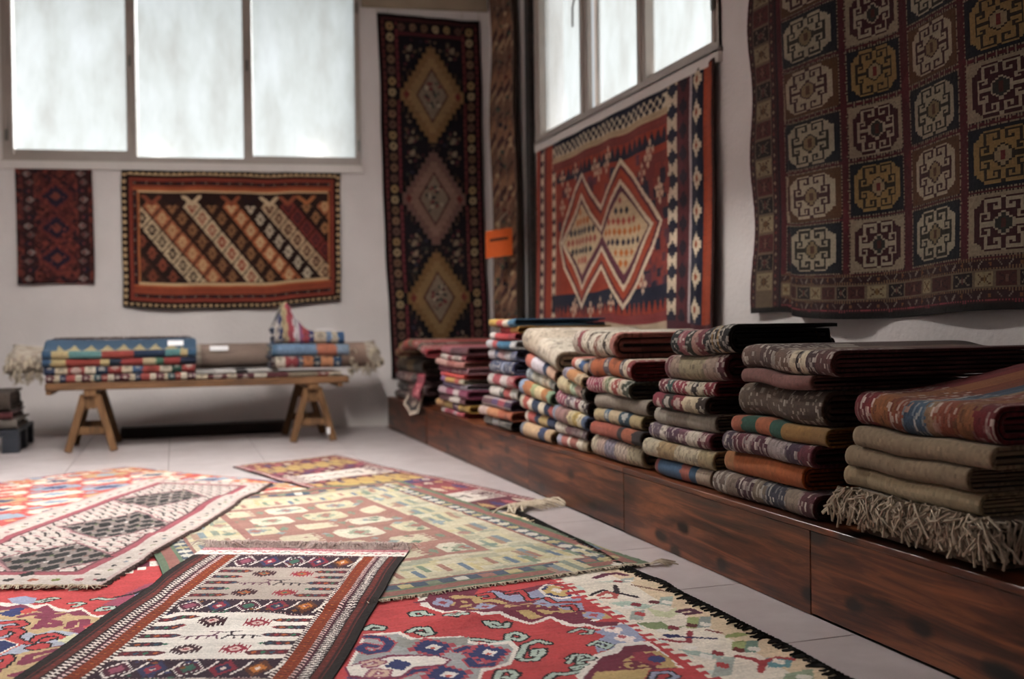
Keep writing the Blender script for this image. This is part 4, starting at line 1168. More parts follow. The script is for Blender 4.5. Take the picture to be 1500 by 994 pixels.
    for P, col in (([(-20, 290), (90, 280), (180, 270), (230, 300), (160, 320), (90, 320)], RED), ([(30, 385), (60, 350), (150, 340), (190, 365), (120, 410), (170, 450), (260, 460)], RED), ([(300, 440), (340, 400), (440, 385), (520, 410), (560, 440), (700, 430)], RED), ([(440, 420), (400, 425), (380, 440)], RED), ([(265, 500), (340, 475), (390, 480), (370, 500), (300, 510)], RED), ([(0, 590), (60, 570), (80, 600), (0, 660)], RED)):
        Pq = Dx(P); c.line(Pq, 0.04, BLK); c.line(Pq, 0.024, col)
    for P in ([(330, 330), (400, 265), (500, 280), (510, 310), (440, 320), (380, 300)], [(200, 230), (300, 210), (450, 225)], [(600, 330), (640, 280), (740, 270), (720, 330), (650, 345), (740, 370)], [(350, 235), (440, 250), (540, 215)], [(190, 625), (250, 570), (400, 540), (520, 515)], [(200, 630), (330, 600), (440, 560)], [(100, 730), (250, 690), (350, 640)]):
        c.line(Dx(P), 0.03, '#7c3048')
    c.poly(Dx([(-100, 430), (60, 415), (190, 470), (0, 560), (-100, 590)]), '#c84a3c'); c.poly(Dx([(-100, 440), (50, 422), (170, 470), (0, 550), (-100, 570)]), WHI); c.poly(Dx([(-100, 450), (45, 432), (150, 470), (0, 538), (-100, 560)]), NAV)
    u, v = Dx([(620, 430)])[0]; c.dia(u, v, 0.045, 0.055, '#c8c8a4', 0.012)
    u, v = Dx([(130, 195)])[0]; c.dia(u, v, 0.05, 0.06, '#2a3464', 0.014); c.dia(u + 0.04, v, 0.03, 0.04, '#b8403c', 0.014)
    u, v = Dx([(800, 320)])[0]; c.dia(u, v, 0.03, 0.04, '#b04448', 0.012)
    for P in ([(480, 85), (430, 80), (380, 90), (300, 110), (340, 115), (420, 100)], [(600, 125), (660, 120), (700, 130), (640, 150)], [(1000, 175), (960, 155), (880, 160), (840, 185), (900, 185), (980, 170)], [(780, 95), (830, 85), (900, 95), (960, 90)]):
        hook(P, 0.022, MINT, Dx)
    c.poly(Dx([(60, 80), (200, 60), (300, 80), (280, 120), (210, 130), (100, 120)]), PER)
    # piece seen between the white and the dark-bordered rug
    c.poly(c.px([(150, 885), (210, 855), (250, 845), (260, 872), (232, 888)]), '#8f4058'); c.poly(c.px([(195, 868), (232, 858), (246, 862), (205, 878)]), '#9ca6c8')
    c.line(c.px([(170, 873), (196, 868), (215, 860)]), 0.02, BLK)
    # corner edge
    c.rect(w - 0.018, 0, w, l, '#15110f')
def fine_red(w, l):
    def mk(stops):
        e = [np.arange(a, b, s) for a, b, s in stops]; return np.append(np.concatenate(e), stops[-1][1])
    return mk([(0, 0.7, 0.025), (0.7, w, 0.0062)]), mk([(0, 0.75, 0.012), (0.75, 2.62, 0.0062), (2.62, l, 0.03)])
def ripple_red(U, V, w, l):
    # soft folds of the loose cloth
    r1 = 0.016 * np.exp(-((V - 1.72 + 0.12 * (U - 2.2)) / 0.06) ** 2) * sstep(1.95, 2.15, U) * (1 - sstep(2.35, 2.6, U))
    r2 = 0.008 * np.exp(-((V - 1.45 - 0.2 * (U - 2.4)) / 0.08) ** 2) * sstep(1.9, 2.2, U)
    return r1 + r2
ro, rpos, rw, rl = floor_rug('red', 'floor_rug', 0.0062, '#b23a3c', 61, p_red, 'large red kilim with hooked medallions and a white border beside the platform', fine=fine_red, extra=ripple_red, ripple=0.003, sat=0.92)
def edge_pts(pos, w, l, side, off=0.0):
    def f(t):
        if side == 'right': a = (w + off, t * l)
        elif side == 'left': a = (-off, t * l)
        elif side == 'far': a = (t * w, 0 - off)
        else: a = (t * w, l + off)
        return pos(np.array([[a[0], a[0] + 1e-4]]), np.array([[a[1], a[1]]]))[0, 0]
    return f
E_ = edge_pts(rpos, rw, rl, 'right')
fringe(ro, lambda t: E_(t * 0.85) + np.array([-0.012, 0, 0.002]), 0.004, 170, (-1, 0.25, 0), 0.045, 0.0045, BLACKCORD, 3, 0.006, spread=0.25, curl=0.2, name='black_edge')

# --- coral rug at the back
def p_coral(c):
    w, l = c.w, c.l
    CO, WH, BL, LB, TN = '#b8433c', '#d8cdb8', '#2f3e66', '#8a9cae', '#b8966a'
    c.frame(0, 0.02, '#48487c'); c.frame(0.02, 0.05, '#b05040'); c.frame(0.05, 0.15, '#cdb694')
    c.speck(0, 0, w, 0.15, ['#c06a3c', '#b8433c', '#d8cdb8', '#8a9cae'], 120, 0.015, 0.04, 'r'); c.speck(w - 0.15, 0, w, l, ['#c06a3c', '#b8433c', '#d8cdb8', '#c88a50'], 130, 0.015, 0.04, 'r')
    k = 0
    for j in range(8):
        for i in range(7):
            cu = 0.25 + i * 0.31 + (0.15 if j % 2 else 0); cvv = 0.26 + j * 0.25
            if cu > w - 0.12 or cvv > l - 0.1: continue
            col = [WH, WH, LB, TN, WH][(i * 2 + j * 3) % 5]
            c.rect(cu - 0.11, cvv - 0.085, cu + 0.11, cvv + 0.085, col); c.rect(cu - 0.14, cvv - 0.04, cu + 0.14, cvv + 0.04, col)
            c.dia(cu, cvv, 0.09, 0.06, [LB, BL, '#b8433c', BL][(i + j) % 4], 0.02)
            c.rect(cu + 0.1, cvv + 0.085, cu + 0.17, cvv + 0.13, LB); c.rect(cu - 0.17, cvv - 0.13, cu - 0.12, cvv - 0.09, TN)
floor_rug('coral', 'floor_rug', 0.011, '#b8433c', 62, p_coral, 'coral red kilim with white and blue blocks under the white speckled rug', tone=0.8, sat=0.85)

# --- narrow banded rug at the back
def p_strip(c):
    w, l = c.w, c.l
    bands = [('#74353a', 0.16), ('#b09050', 0.26), ('#6a2c44', 0.12), ('#5a2230', 0.10), ('#cfc4b8', 0.3), ('#5a2230', 0.10), ('#b89650', 0.26), ('#3c3260', 0.12), ('#74303c', 0.16), ('#8a3a40', 0.3), ('#cfc4b8', 0.3), ('#5c2634', 0.3)]
    v = 0.08; c.rect(0, 0, w, 0.08, '#7c3a34')
    c.teeth(0, 0.03, w, 0.08, 0.07, '#b09a74', 'u')
    for k, (col, h) in enumerate(bands):
        c.rect(0, v, w, v + h, col)
        if col in ('#b09050', '#b89650'):
            for q in range(12): c.rect(0.1 + q * 0.055, v + (0 if q % 2 else h * 0.45), 0.125 + q * 0.055, v + (h * 0.5 if q % 2 else h), '#5e2434' if q % 3 else '#33305c')
            c.rect(0.2, v + h * 0.3, w - 0.2, v + h * 0.7, col)
        elif col == '#cfc4b8':
            for q in range(4):
                cu = 0.22 + q * 0.15; c.line([(cu - 0.04, v + 0.09), (cu, v + 0.14), (cu + 0.05, v + 0.1), (cu + 0.05, v + 0.19)], 0.016, '#3a2430')
            for q in range(7):
                c.rect(0.08, v + 0.02 + q * 0.04, 0.19 - 0.03 * (q % 2), v + 0.04 + q * 0.04, '#5a2c38'); c.rect(w - 0.19 + 0.03 * (q % 2), v + 0.02 + q * 0.04, w - 0.08, v + 0.04 + q * 0.04, '#5a2c38')
        else:
            for q in range(9): c.dia(0.12 + q * 0.075, v + h / 2, 0.03, h * 0.32, ['#b08c58', '#3a3664', '#a8565a', '#c2b4a0'][(q + k) % 4], 0.012)
        v += h
    for u0 in (0.0, w - 0.07):
        c.rect(u0, 0, u0 + 0.07, l, '#7c2c38'); c.checks(u0 + 0.022, 0, u0 + 0.05, l, 0.056, 0.02, '#c9b4ae')
    c.rect(0, 0, 0.012, l, '#24141a'); c.rect(w - 0.012, 0, w, l, '#24141a')
so, spos, sw, sl_ = floor_rug('strip', 'floor_rug', 0.0095, '#74353a', 63, p_strip, 'narrow maroon and gold banded rug with tassels lying behind the pale kilim', ripple=0.006, tone=0.85, sat=0.85)
rr = np.random.default_rng(77); g = Geo(); En = edge_pts(spos, sw, sl_, 'near')
for k in range(34):
    t = 0.62 + 0.38 * k / 33; p = En(t); d = np.array([0.33, -0.94, 0]); L = rr.uniform(0.1, 0.2); sd = np.array([0.94, 0.33, 0]) * rr.normal(0, 0.06)
    cl = np.array([0.94, 0.33, 0]) * 0.02 * math.sin(k)
    g.tube([p, p + d * L * 0.4 + cl + [0, 0, 0.02], p + d * L * 0.75 + sd + [0, 0, 0.016], p + d * L + sd * 1.6 + [0, 0, 0.002]], [0.006, 0.007, 0.006, 0.004], 5, False)
parent_keep(stuff(g.build('fringe', CREAMCORD)), so)

# --- pale yellow-green kilim
def p_pale(c):
    w, l = c.w, c.l
    CO, CRM, GRN, BLU, SAG, YEL = '#b0685a', '#d6c69a', '#64805e', '#47607c', '#98a184', '#cfb868'
    c.rect(0, 0, w, l, CRM)
    c.speck(0, 0, w, l, [CRM, '#dccfa8', '#b7b28c', '#a8ac8c', '#d2c080'], 900, 0.02, 0.06, 'r', 0.5)
    c.frame(0, 0.035, GRN); c.frame(0.035, 0.075, '#a85848'); c.frame(0.075, 0.095, GRN)
    c.frame(0.095, 0.145, '#3f5874')
    n = int(l / 0.085)
    for k in range(n):
        v = 0.12 + k * 0.085
        for u in (0.12, w - 0.12): c.dia(u, v, 0.034, 0.036, ['#ded6c4', '#d8cfae', '#c6b468', '#ded6c4'][k % 4], 0.012)
    n = int(w / 0.1)
    for k in range(n):
        for v in (0.12, l - 0.12):
            c.rect(0.1 + k * 0.1, v - 0.024, 0.15 + k * 0.1, v + 0.024, ['#ded6c4', '#b0685a', '#cdb868', '#7f8f6e'][k % 4])
    c.frame(0.145, 0.165, '#a9604f')
    # leaf zone
    for k in range(int(l / 0.26)):
        v = 0.28 + k * 0.26
        for u, sgn in ((0.28, 1), (w - 0.28, -1)):
            for q in range(5): c.rect(u - 0.09 + q * 0.03, v - 0.03 - q * 0.02, u - 0.062 + q * 0.03, v + 0.12 - q * 0.02, ['#dccb90', '#8fa08a', '#dccb90', '#b98a6a', '#7e96a0'][(q + k) % 5])
            c.dia(u + 0.07 * sgn, v + 0.06, 0.035, 0.04, ['#7b9a86', '#8ea6b0', '#b98070'][k % 3], 0.012)
    for k in range(int(w / 0.22)):
        u = 0.3 + k * 0.22
        for v in (0.3, l - 0.3):
            for q in range(6): c.rect(u - 0.1 + q * 0.034, v - 0.05 + q * 0.012, u - 0.076 + q * 0.034, v + 0.05 + q * 0.012, ['#dccb90', '#5c7c9c', '#d8c070', '#7e9a78', '#dccb90', '#b8705c'][(q + k) % 6])
    # inner coral frame and net
    i0 = 0.44
    D = np.minimum(np.minimum(c.U - 0.40, w - 0.40 - c.U), np.minimum(c.V - i0, l - i0 - c.V))
    sl = D > 0
    c.put(sl, CO)
    c.clip = D > 0.035
    c.put(sl & (D > 0.035), '#b3705e')
    r = np.random.default_rng(4)
    for j in range(7):
        for i in range(5):
            cu = 0.47 + i * 0.27 + (0.135 if j % 2 else 0); cvv = 0.60 + j * 0.26
            big = (i + j) % 3
            hu, hv = (0.10, 0.105) if big else (0.075, 0.085)
            c.poly([(cu - hu, cvv - hv * 0.6), (cu - hu * 0.7, cvv - hv), (cu + hu * 0.8, cvv - hv), (cu + hu, cvv - hv * 0.5), (cu + hu, cvv + hv * 0.7), (cu + hu * 0.6, cvv + hv), (cu - hu * 0.8, cvv + hv), (cu - hu, cvv + hv * 0.5)], ['#dccba0', '#e0d6b4', '#d8ca98'][big])
            if big: c.dia(cu, cvv, hu * 0.62, hv * 0.62, ['#8ea0a4', '#9aa888'][j % 2], 0.02); c.dia(cu, cvv, hu * 0.3, hv * 0.34, '#b3655a')
            else:
                for q in range(5): c.rect(cu + hu * 0.4, cvv - hv + q * 0.036, cu + hu * 1.3, cvv - hv + 0.018 + q * 0.036, '#dccba0')
            c.dia(cu + 0.135, cvv, 0.02, 0.05, '#7f9678', 0.012)
    c.speck(0.4, i0, w - 0.4, l - i0, ['#6f9070', '#b07868', '#8ea6a4'], 60, 0.012, 0.03)
    c.clip = None
po, ppos, pw, pl_ = floor_rug('pale', 'floor_rug', 0.0078, '#d6c69a', 64, p_pale, 'pale yellow and green kilim with a coral lattice lying over the red one', ripple=0.004, tone=0.70, sat=0.62)
En2 = edge_pts(ppos, pw, pl_, 'near')
fringe(po, lambda t: En2(0.28 + 0.72 * t), 0.006, 230, (0.1, -1, 0), 0.032, 0.0022, CREAMCORD, 5, 0.004, spread=0.5)
g = Geo()
for k in range(12):
    p = En2(1.0); a = rr.uniform(-1.2, 0.3); L = rr.uniform(0.05, 0.11); d = np.array([math.cos(a), math.sin(a), 0])
    g.tube([p, p + d * L * 0.5 + [0, 0, 0.008], p + d * L - [0, 0, 0.004]], [0.004, 0.004, 0.002], 4, False)
parent_keep(stuff(g.build('corner_tassel', CREAMCORD)), po)

# --- white speckled rug
def p_white(c):
    w, l = c.w, c.l
    WH, PK, DK = '#d6cac2', '#a85862', '#2a2626'
    r = np.random.default_rng(6)
    # outer white border, pink stripe, field
    c.frame(0.0, 0.02, '#c9b0ac'); c.frame(0.135, 0.175, PK); c.frame(0.175, 0.185, '#7a4a50')
    for k in range(int(l / 0.12)):
        v = 0.08 + k * 0.12
        for u in (0.078, w - 0.078): c.dia(u, v, 0.013, 0.016, DK); c.dia(u + 0.02, v + 0.06, 0.012, 0.013, ['#6d7a3c', PK, '#7d8a94'][k % 3])
    for k in range(int(w / 0.085)):
        u = 0.06 + k * 0.085
        for v in (0.075, l - 0.075): c.dia(u, v, 0.022, 0.02, ['#76803c', PK, DK, '#a8604c'][k % 4], 0.008)
    D = np.minimum(np.minimum(c.U, w - c.U), np.minimum(c.V, l - c.V)); c.clip = D > 0.19
    pu, pv = 0.066, 0.095
    for j in range(int(l / pv) + 1):
        for i in range(int(w / pu) + 1):
            u, v = i * pu + (pu / 2 if j % 2 else 0), j * pv
            c.line([(u - 0.026, v - 0.034), (u + 0.005, v - 0.01), (u + 0.026, v + 0.026)], 0.011, '#3c3435')
            c.line([(u - 0.022, v + 0.036), (u + 0.016, v + 0.044)], 0.012, ['#b0757c', '#c49a9c', '#9a5460'][(i + j) % 3])
            c.dia(u + 0.022, v - 0.006, 0.008, 0.008, '#8a8084')
    for pts in ([(0, 498), (395, 420), (600, 490), (130, 595)], [(320, 332), (720, 262), (900, 320), (510, 383)], [(610, 190), (960, 138), (1080, 180), (790, 238)]):
        P = np.array(c.px(pts, (0, 680), 3.571)); ctr = P.mean(0)
        c.poly(ctr + (P - ctr) * 1.10, '#b88a8c'); c.poly(ctr + (P - ctr) * 1.05, '#7c5c60'); c.poly(P, '#968884')
        mn, mx = P.min(0), P.max(0); old = c.clip
        m = np.zeros(c.U.shape, bool); n = 4
        for i in range(n):
            (x0, y0), (x1, y1) = P[i], P[(i + 1) % n]
            if y0 == y1: continue
            m ^= ((c.V >= min(y0, y1)) & (c.V < max(y0, y1)) & (c.U < x0 + (c.V - y0) * (x1 - x0) / (y1 - y0)))
        c.clip = m
        for j in range(int((mx[1] - mn[1]) / 0.095) + 2):
            for i in range(int((mx[0] - mn[0]) / 0.07) + 2):
                u, v = mn[0] + i * 0.07 + (0.035 if j % 2 else 0), mn[1] + j * 0.095
                c.dia(u, v, 0.034, 0.052, '#1b1b1b', 0.012); c.dia(u + 0.036, v + 0.012, 0.010, 0.018, ['#8a6c64', '#5c6a44', '#d8cfc8'][(i + j) % 3])
        c.clip = old
    c.clip = None
wo, wpos, ww_, wl_ = floor_rug('white', 'floor_rug', 0.0072, '#d6cac2', 65, p_white, 'white rug dotted with fine black and pink marks and three dark panels', ripple=0.004, edge='#8a7a76', tone=0.6, sat=1.0)
Ew = edge_pts(wpos, ww_, wl_, 'right'); En3 = edge_pts(wpos, ww_, wl_, 'near')
fringe(wo, lambda t: Ew(t) - np.array([0, 0, 0.003]), 0.006, 260, (0.95, -0.3, 0), 0.022, 0.0035, BROWNCORD, 6, 0.002, spread=0.4, name='dark_edge')
fringe(wo, lambda t: En3(t), 0.008, 200, (-0.3, -1, 0), 0.04, 0.0026, CREAMCORD, 7, 0.006, spread=0.7, curl=1.2)

# --- dark-bordered rug in front
def p_dark(c):
    w, l = c.w, c.l
    BK, DR, MAR, WH, OR = '#17100f', '#57211c', '#451c2c', '#e2dbd3', '#7c3216'
    vv = lambda x, y: c.to_local(x, y)[1]
    v_a, v_b, v_c, v_d, v_e, v_f = vv(450, 822), vv(450, 837), vv(430, 884), vv(420, 903), vv(390, 967), vv(380, 992)
    c.rect(0, 0, w, l, MAR)
    V0 = 0.125
    def both(f0, f1, col): c.rect(f0 * w, V0, f1 * w, l, col); c.rect((1 - f1) * w, V0, (1 - f0) * w, l, col)
    both(0, 0.035, BK); both(0.035, 0.075, DR); both(0.042, 0.052, '#2a1416'); both(0.075, 0.08, BK)
    both(0.08, 0.118, '#2c1820'); both(0.118, 0.13, MAR); both(0.13, 0.147, '#2e141c'); both(0.147, 0.2, OR); both(0.2, 0.217, '#2e141c')
    n = int((l - V0) / 0.021)
    for k in range(n):
        v = V0 + (k + 0.5) * 0.021
        for s_ in (0, 1):
            fx = lambda f: f * w if s_ == 0 else (1 - f) * w
            sg = 1 if s_ == 0 else -1
            # white s-shaped braid
            u = fx(0.099); c.line([(u - 0.013 * sg, v - 0.006), (u, v + 0.004), (u + 0.002 * sg, v - 0.004), (u + 0.013 * sg, v + 0.007)], 0.0062, WH)
            for f in (0.1385, 0.2085): 
                u = fx(f); c.line([(u - 0.005, v - 0.005), (u + 0.005, v + 0.003)], 0.008, '#d8b8b4' if f < 0.2 else WH)
            u = fx(0.1735); c.line([(u - 0.016, v - 0.007), (u, v + 0.004), (u + 0.016, v - 0.007)], 0.004, '#5a2012')
            if k % 2: c.dia(u, v - 0.006, 0.004, 0.004, '#b06a2c')
            c.dia(fx(0.06), v, 0.006, 0.006, '#7c2e24') if k % 2 else None
    f0, f1 = 0.22 * w, 0.78 * w
    GR = '#a89c93'
    c.rect(f0, V0, f1, l, MAR)
    c.rect(f0, v_b, f1, v_c, GR); c.rect(f0, v_d, f1, v_e, WH)
    ln = v_e - v_d; v_g = v_f + 0.02
    c.rect(f0, v_g, f1, v_g + ln, GR)
    def darkband(a, b):
        c.rect(f0, a, f1, b, '#2c1826'); h = b - a
        n = 5
        for k in range(n):
            cu = f0 + (k + 0.5) * (f1 - f0) / n; cm = (a + b) / 2
            col = ['#7a4a1c', '#2c3050', '#30604c', '#7c2432', '#59301c'][k]
            c.dia(cu, cm, 0.042, h * 0.40, col, h * 0.08); c.dia(cu, cm, 0.024, h * 0.25, ['#4a1c30', '#8c2c3c', '#d3cbc3', '#262a48', '#b06a2c'][k], h * 0.06); c.dia(cu, cm, 0.009, h * 0.1, '#d8c8bc')
            if k in (0, 2): c.dia(cu, cm, 0.046, h * 0.44, WH, h * 0.08); c.dia(cu, cm, 0.038, h * 0.36, '#4a1c30', h * 0.08); c.dia(cu, cm, 0.022, h * 0.22, ['#8c4a5c', '#356050'][k // 2], h * 0.06)
            x = cu + (f1 - f0) / n / 2; c.line([(x - 0.012, cm + h * 0.3), (x + 0.008, cm - h * 0.05), (x + 0.014, cm - h * 0.34)], 0.008, WH)
        for k in range(int((f1 - f0) / 0.011)):
            for v in (a + 0.006, b - 0.006): c.dia(f0 + k * 0.011, v, 0.003, 0.004, '#c4aca4')
        c.speck(f0, a, f1, b, ['#7a4a1c', '#2f5a4a', '#7c2432', '#30345a'], 14, 0.006, 0.012)
        for k in range(4): c.rect(f0 + 0.02 + k * 0.12, b - 0.004, f0 + 0.07 + k * 0.12, b + 0.006, ['#d3cbc3', '#3a6a52', '#d3cbc3', '#5a2838'][k])
    darkband(V0 + 0.005, v_b); darkband(v_c, v_d); darkband(v_e, v_f + 0.02); darkband(v_g + ln, v_g + ln + 0.08)
    def panel(a, b, gap):
        h = b - a; rows = 5
        cols = ['#4a1c28', '#3c2030', '#4a1c28', '#302430', '#54202a']
        for s_ in (0, 1):
            for k in range(rows):
                cv_ = a + h * (k + 0.55) / rows * 0.94 + h * 0.02; L = [0.125, 0.105, 0.12, 0.10, 0.13][k]; hh = h * 0.045
                P = [(0, -hh), (L * 0.8, -hh), (L, -hh * 0.2), (L * 0.82, hh), (0, hh)]
                x0 = f0 if s_ == 0 else f1; sg = 1 if s_ == 0 else -1
                c.poly([(x0 + sg * p[0], cv_ + p[1]) for p in P], cols[k])
                for q in range(4): c.dia(x0 + sg * (0.02 + q * 0.026), cv_, 0.010, hh * 0.6, ['#8c2c30', '#2c4a5c', '#2f6a50', '#a8582c'][(q + k) % 4])
        cu0 = (f0 + f1) / 2
        for (du, fv, kind) in ((-0.065, 0.2, 'd'), (0.075, 0.2, 'd'), (-0.055, 0.5, 'a'), (0.06, 0.5, 'a'), (-0.065, 0.8, 'd'), (0.075, 0.8, 'd')):
            cu, cv_ = cu0 + du, a + h * fv
            if kind == 'd':
                ru, rv = 0.046, h * 0.105; oc = ['#7c2a36', '#3a1c24', '#8c2838'][int(fv * 5 + (du > 0)) % 3]
                for q in range(7):
                    uu = cu - ru * 0.8 + q * ru * 0.27; c.line([(uu, cv_ - rv * (1.05 - abs(q - 3) * 0.16)), (uu, cv_ + rv * (1.05 - abs(q - 3) * 0.16))], 0.006, oc)
                c.dia(cu, cv_, ru * 0.95, rv * 0.9, oc, rv * 0.15); c.dia(cu, cv_, ru * 0.5, rv * 0.5, '#d3b8ae' if gap else '#a05c34', rv * 0.12); c.dia(cu, cv_, ru * 0.22, rv * 0.22, '#8c2c34' if gap else '#3a6a5c')
            else:
                s2 = 1 if du < 0 else -1; k_ = h * 0.012; col = '#5a3044' if du < 0 else '#33262c'
                X = lambda x, y: (cu + x * 0.01 * s2, cv_ + y * k_)
                c.line([X(-4, 6), X(-4, 1), X(4, 0), X(5, 6)], 0.0075, col); c.line([X(-1, 6), X(-1, 1)], 0.0075, col); c.line([X(3, 0), X(4, -7), X(6, -6)], 0.0075, col); c.line([X(1.5, 6), X(2, 1)], 0.006, col)
                c.line([X(4, -7), X(1, -8)], 0.006, col); c.line([X(-4, 1), X(-6, 3)], 0.006, col)
    panel(v_b, v_c, False); panel(v_d, v_e, True); panel(v_g, v_g + ln, False)
    # pink and white end bands
    c.rect(0, 0, w, 0.045, '#9a4656'); c.rect(0, 0.012, w, 0.02, '#c8a0a0'); c.rect(0, 0.03, w, 0.035, '#c8a0a0'); c.rect(0, 0.045, w, V0 - 0.008, '#dcd3cb'); c.rect(0, V0 - 0.008, w, V0, '#3a1820')
    for k in range(14):
        u = 0.06 + k * 0.057; c.line([(u - 0.016, 0.095), (u, 0.06), (u + 0.016, 0.07)], 0.007, ['#9c5a64', '#4a6a5c', '#a85a50', '#5a2c3a'][k % 4]); c.dia(u + 0.028, 0.08, 0.009, 0.014, '#a86a70')
do, dpos, dw_, dl_ = floor_rug('dark', 'floor_rug', 0.0042, '#451c2c', 66, p_dark, 'narrow rug with a dark maroon border and white figured panels lying on top', ripple=0.002, edge='#17100f')
Ef = edge_pts(dpos, dw_, dl_, 'far')
fringe(do, lambda t: Ef(t), 0.012, 330, (0.35, 1, 0), 0.085, 0.0022, PINKCORD, 9, 0.022, spread=0.5, curl=1.0)

# ================================================================== PLATFORM
PX, PTOP = 1.86, 0.285
def platform(name, y0, y1, joints, tops, label, xf=PX):
    r = empty(name, (xf + 0.5, (y0 + y1) / 2, 0)); tag(r, label, 'platform')
    rng = np.random.default_rng(int(abs(y0) * 10))
    js = [y1] + joints + [y0]
    for k in range(len(js) - 1):
        dx = rng.uniform(-0.004, 0.004)
        Geo().box(xf + dx + 0.004, js[k + 1] + 0.0015, 0.002 + 0.006 * (k % 2), xf + dx + 0.026, js[k] - 0.0015, PTOP - 0.021, 0.002).build('front_board', BOARD, r, origin=(xf, (js[k] + js[k + 1]) / 2, 0.13 + 0.37 * k))
    js = [y1] + tops + [y0]
    for k in range(len(js) - 1):
        for q, (a, b) in enumerate(((0.0, 0.36), (0.362, 0.72), (0.722, 1.06))):
            Geo().box(xf + a, js[k + 1] + 0.001, PTOP - 0.02, min(xf + b, WX - 0.004), js[k] - 0.001, PTOP, 0.002).build('top_board', BOARD, r, origin=(xf + a, (js[k] + js[k + 1]) / 2, 0.3 * q))
    for y in (y0 + 0.002, y1 - 0.022):
        Geo().box(xf + 0.03, y, 0.002, WX - 0.006, y + 0.02, PTOP - 0.021, 0.002).build('end_board', BOARD, r)
    return r
platform('display_platform', -0.6, 7.80, [5.39, 4.11, 2.722, 1.35, 0.1], [4.11, 1.6],
         'long low platform of reddish stained boards along the wall carrying the rug stacks')
platform('display_platform', 7.88, 9.40, [], [], 'short dark platform box in the corner beyond the long one', 1.875)

# ================================================================== TRESTLE BENCH
BY_F, BY_B = 8.47, 9.12
def trestle(cx, label):
    r = empty('trestle', (cx, (BY_F + BY_B) / 2, 0)); tag(r, label, 'trestle')
    for y in (BY_F, BY_B):
        sgn = -1 if y == BY_F else 1
        for sx in (-1, 1):
            Geo().beam((cx + sx * 0.165, y, 0.002), (cx + sx * 0.045, y + 0.0, 0.44), 0.055, 0.042, up=(0, 1, 0)).build('leg', TRESTLE, r, origin=(cx + sx, y * 3, 0.2))
        Geo().box(cx - 0.115, y + 0.022 * sgn * -1 - 0.012, 0.13, cx + 0.115, y + 0.022 * sgn * -1 + 0.012, 0.19, 0.003).build('brace', TRESTLE, r, origin=(cx, y, 0.1))
        Geo().box(cx - 0.04, y - 0.02, 0.33, cx + 0.04, y + 0.02, 0.452, 0.003).build('gusset', TRESTLE, r, origin=(cx, y, 0.3))
    Geo().box(cx - 0.045, BY_F - 0.05, 0.428, cx + 0.045, BY_B + 0.05, 0.474, 0.004).build('top_beam', TRESTLE, r, origin=(cx, 8.7, 0.45))
    return r
t1x = (on_floor(100, 662)[0] + on_floor(168, 660)[0]) / 2; t2x = (on_floor(430, 648)[0] + on_floor(490, 646)[0]) / 2
trestle(t1x, 'wooden trestle under the bench end nearer the dark pallet')
tr2 = trestle(t2x, 'wooden trestle with white paint marks on a leg, under the bench plank')
_p = on_plane(481, 630, (0, 1, 0), BY_F - 0.03)
Geo().box(_p[0] - 0.012, BY_F - 0.032, _p[2] - 0.03, _p[0] + 0.014, BY_F - 0.0285, _p[2] + 0.025).build('paint_mark', PAPER, tr2)
r = empty('bench_top', (0.2, 8.8, 0.476)); tag(r, 'long wooden plank bench top resting on two trestles', 'bench')
for k, (ya, yb) in enumerate(((8.41, 8.66), (8.664, 8.92), (8.924, 9.18))):
    Geo().box(-0.93 + 0.02 * k, ya, 0.476, 1.36 - 0.015 * k, yb, 0.532, 0.005).build('plank', PLANK, r, origin=(0.2, ya, 0.5 + k))
Geo().box(-0.925, 8.42, 0.445, -0.885, 9.15, 0.4755, 0.004).build('batten', PLANK, r); Geo().box(1.27, 8.42, 0.445, 1.31, 9.15, 0.4755, 0.004).build('batten', PLANK, r)

# beam on the floor under the bench
tag(Geo().box(-0.45, 9.35, 0.0, 0.95, 9.58, 0.1, 0.01).build('floor_beam', DARKWOOD, origin=(0.2, 9.45, 0.0)), 'dark wooden beam lying on the floor under the bench', 'beam')

# ================================================================== FOLDED RUGS
def fold_path(D, T, tc, turns, kx=0.85):
    """centre line (depth, height) of a cloth folded with rounded front edge at depth 0"""
    P = []; h = (T - tc) / 2
    n = 9
    for d in np.linspace(D * 0.98, h * kx, 5): P.append((d, h))
    for a in np.linspace(0, math.pi, n)[1:-1]: P.append((h * kx * (1 - math.sin(a)), h * math.cos(a)))
    for d in np.linspace(h * kx, D * 0.99, 5): P.append((d, -h))
    lev = h; off = 0.0
    for k in range(1, turns):
        ni = lev * 0.42 if turns == 2 else lev * (0.62 if k == 1 else 0.3)
        off = off + tc * 0.9 + (lev - ni) * 0.35
        c = (lev + ni) / 2; rr_ = (lev - ni) / 2
        bx = D * (0.99 - 0.02 * k)
        for a in np.linspace(0, math.pi, 5)[1:-1]: P.append((bx + rr_ * math.sin(a), -c - rr_ * math.cos(a)))
        for d in np.linspace(bx, off + ni * kx, 4): P.append((d, -ni))
        for a in np.linspace(0, math.pi, 7)[1:-1]: P.append((off + ni * kx * (1 - math.sin(a)), -ni * math.cos(a)))
        for d in np.linspace(off + ni * kx, D * (0.95 - 0.03 * k), 4): P.append((d, ni))
        lev = ni
    return np.array(P)
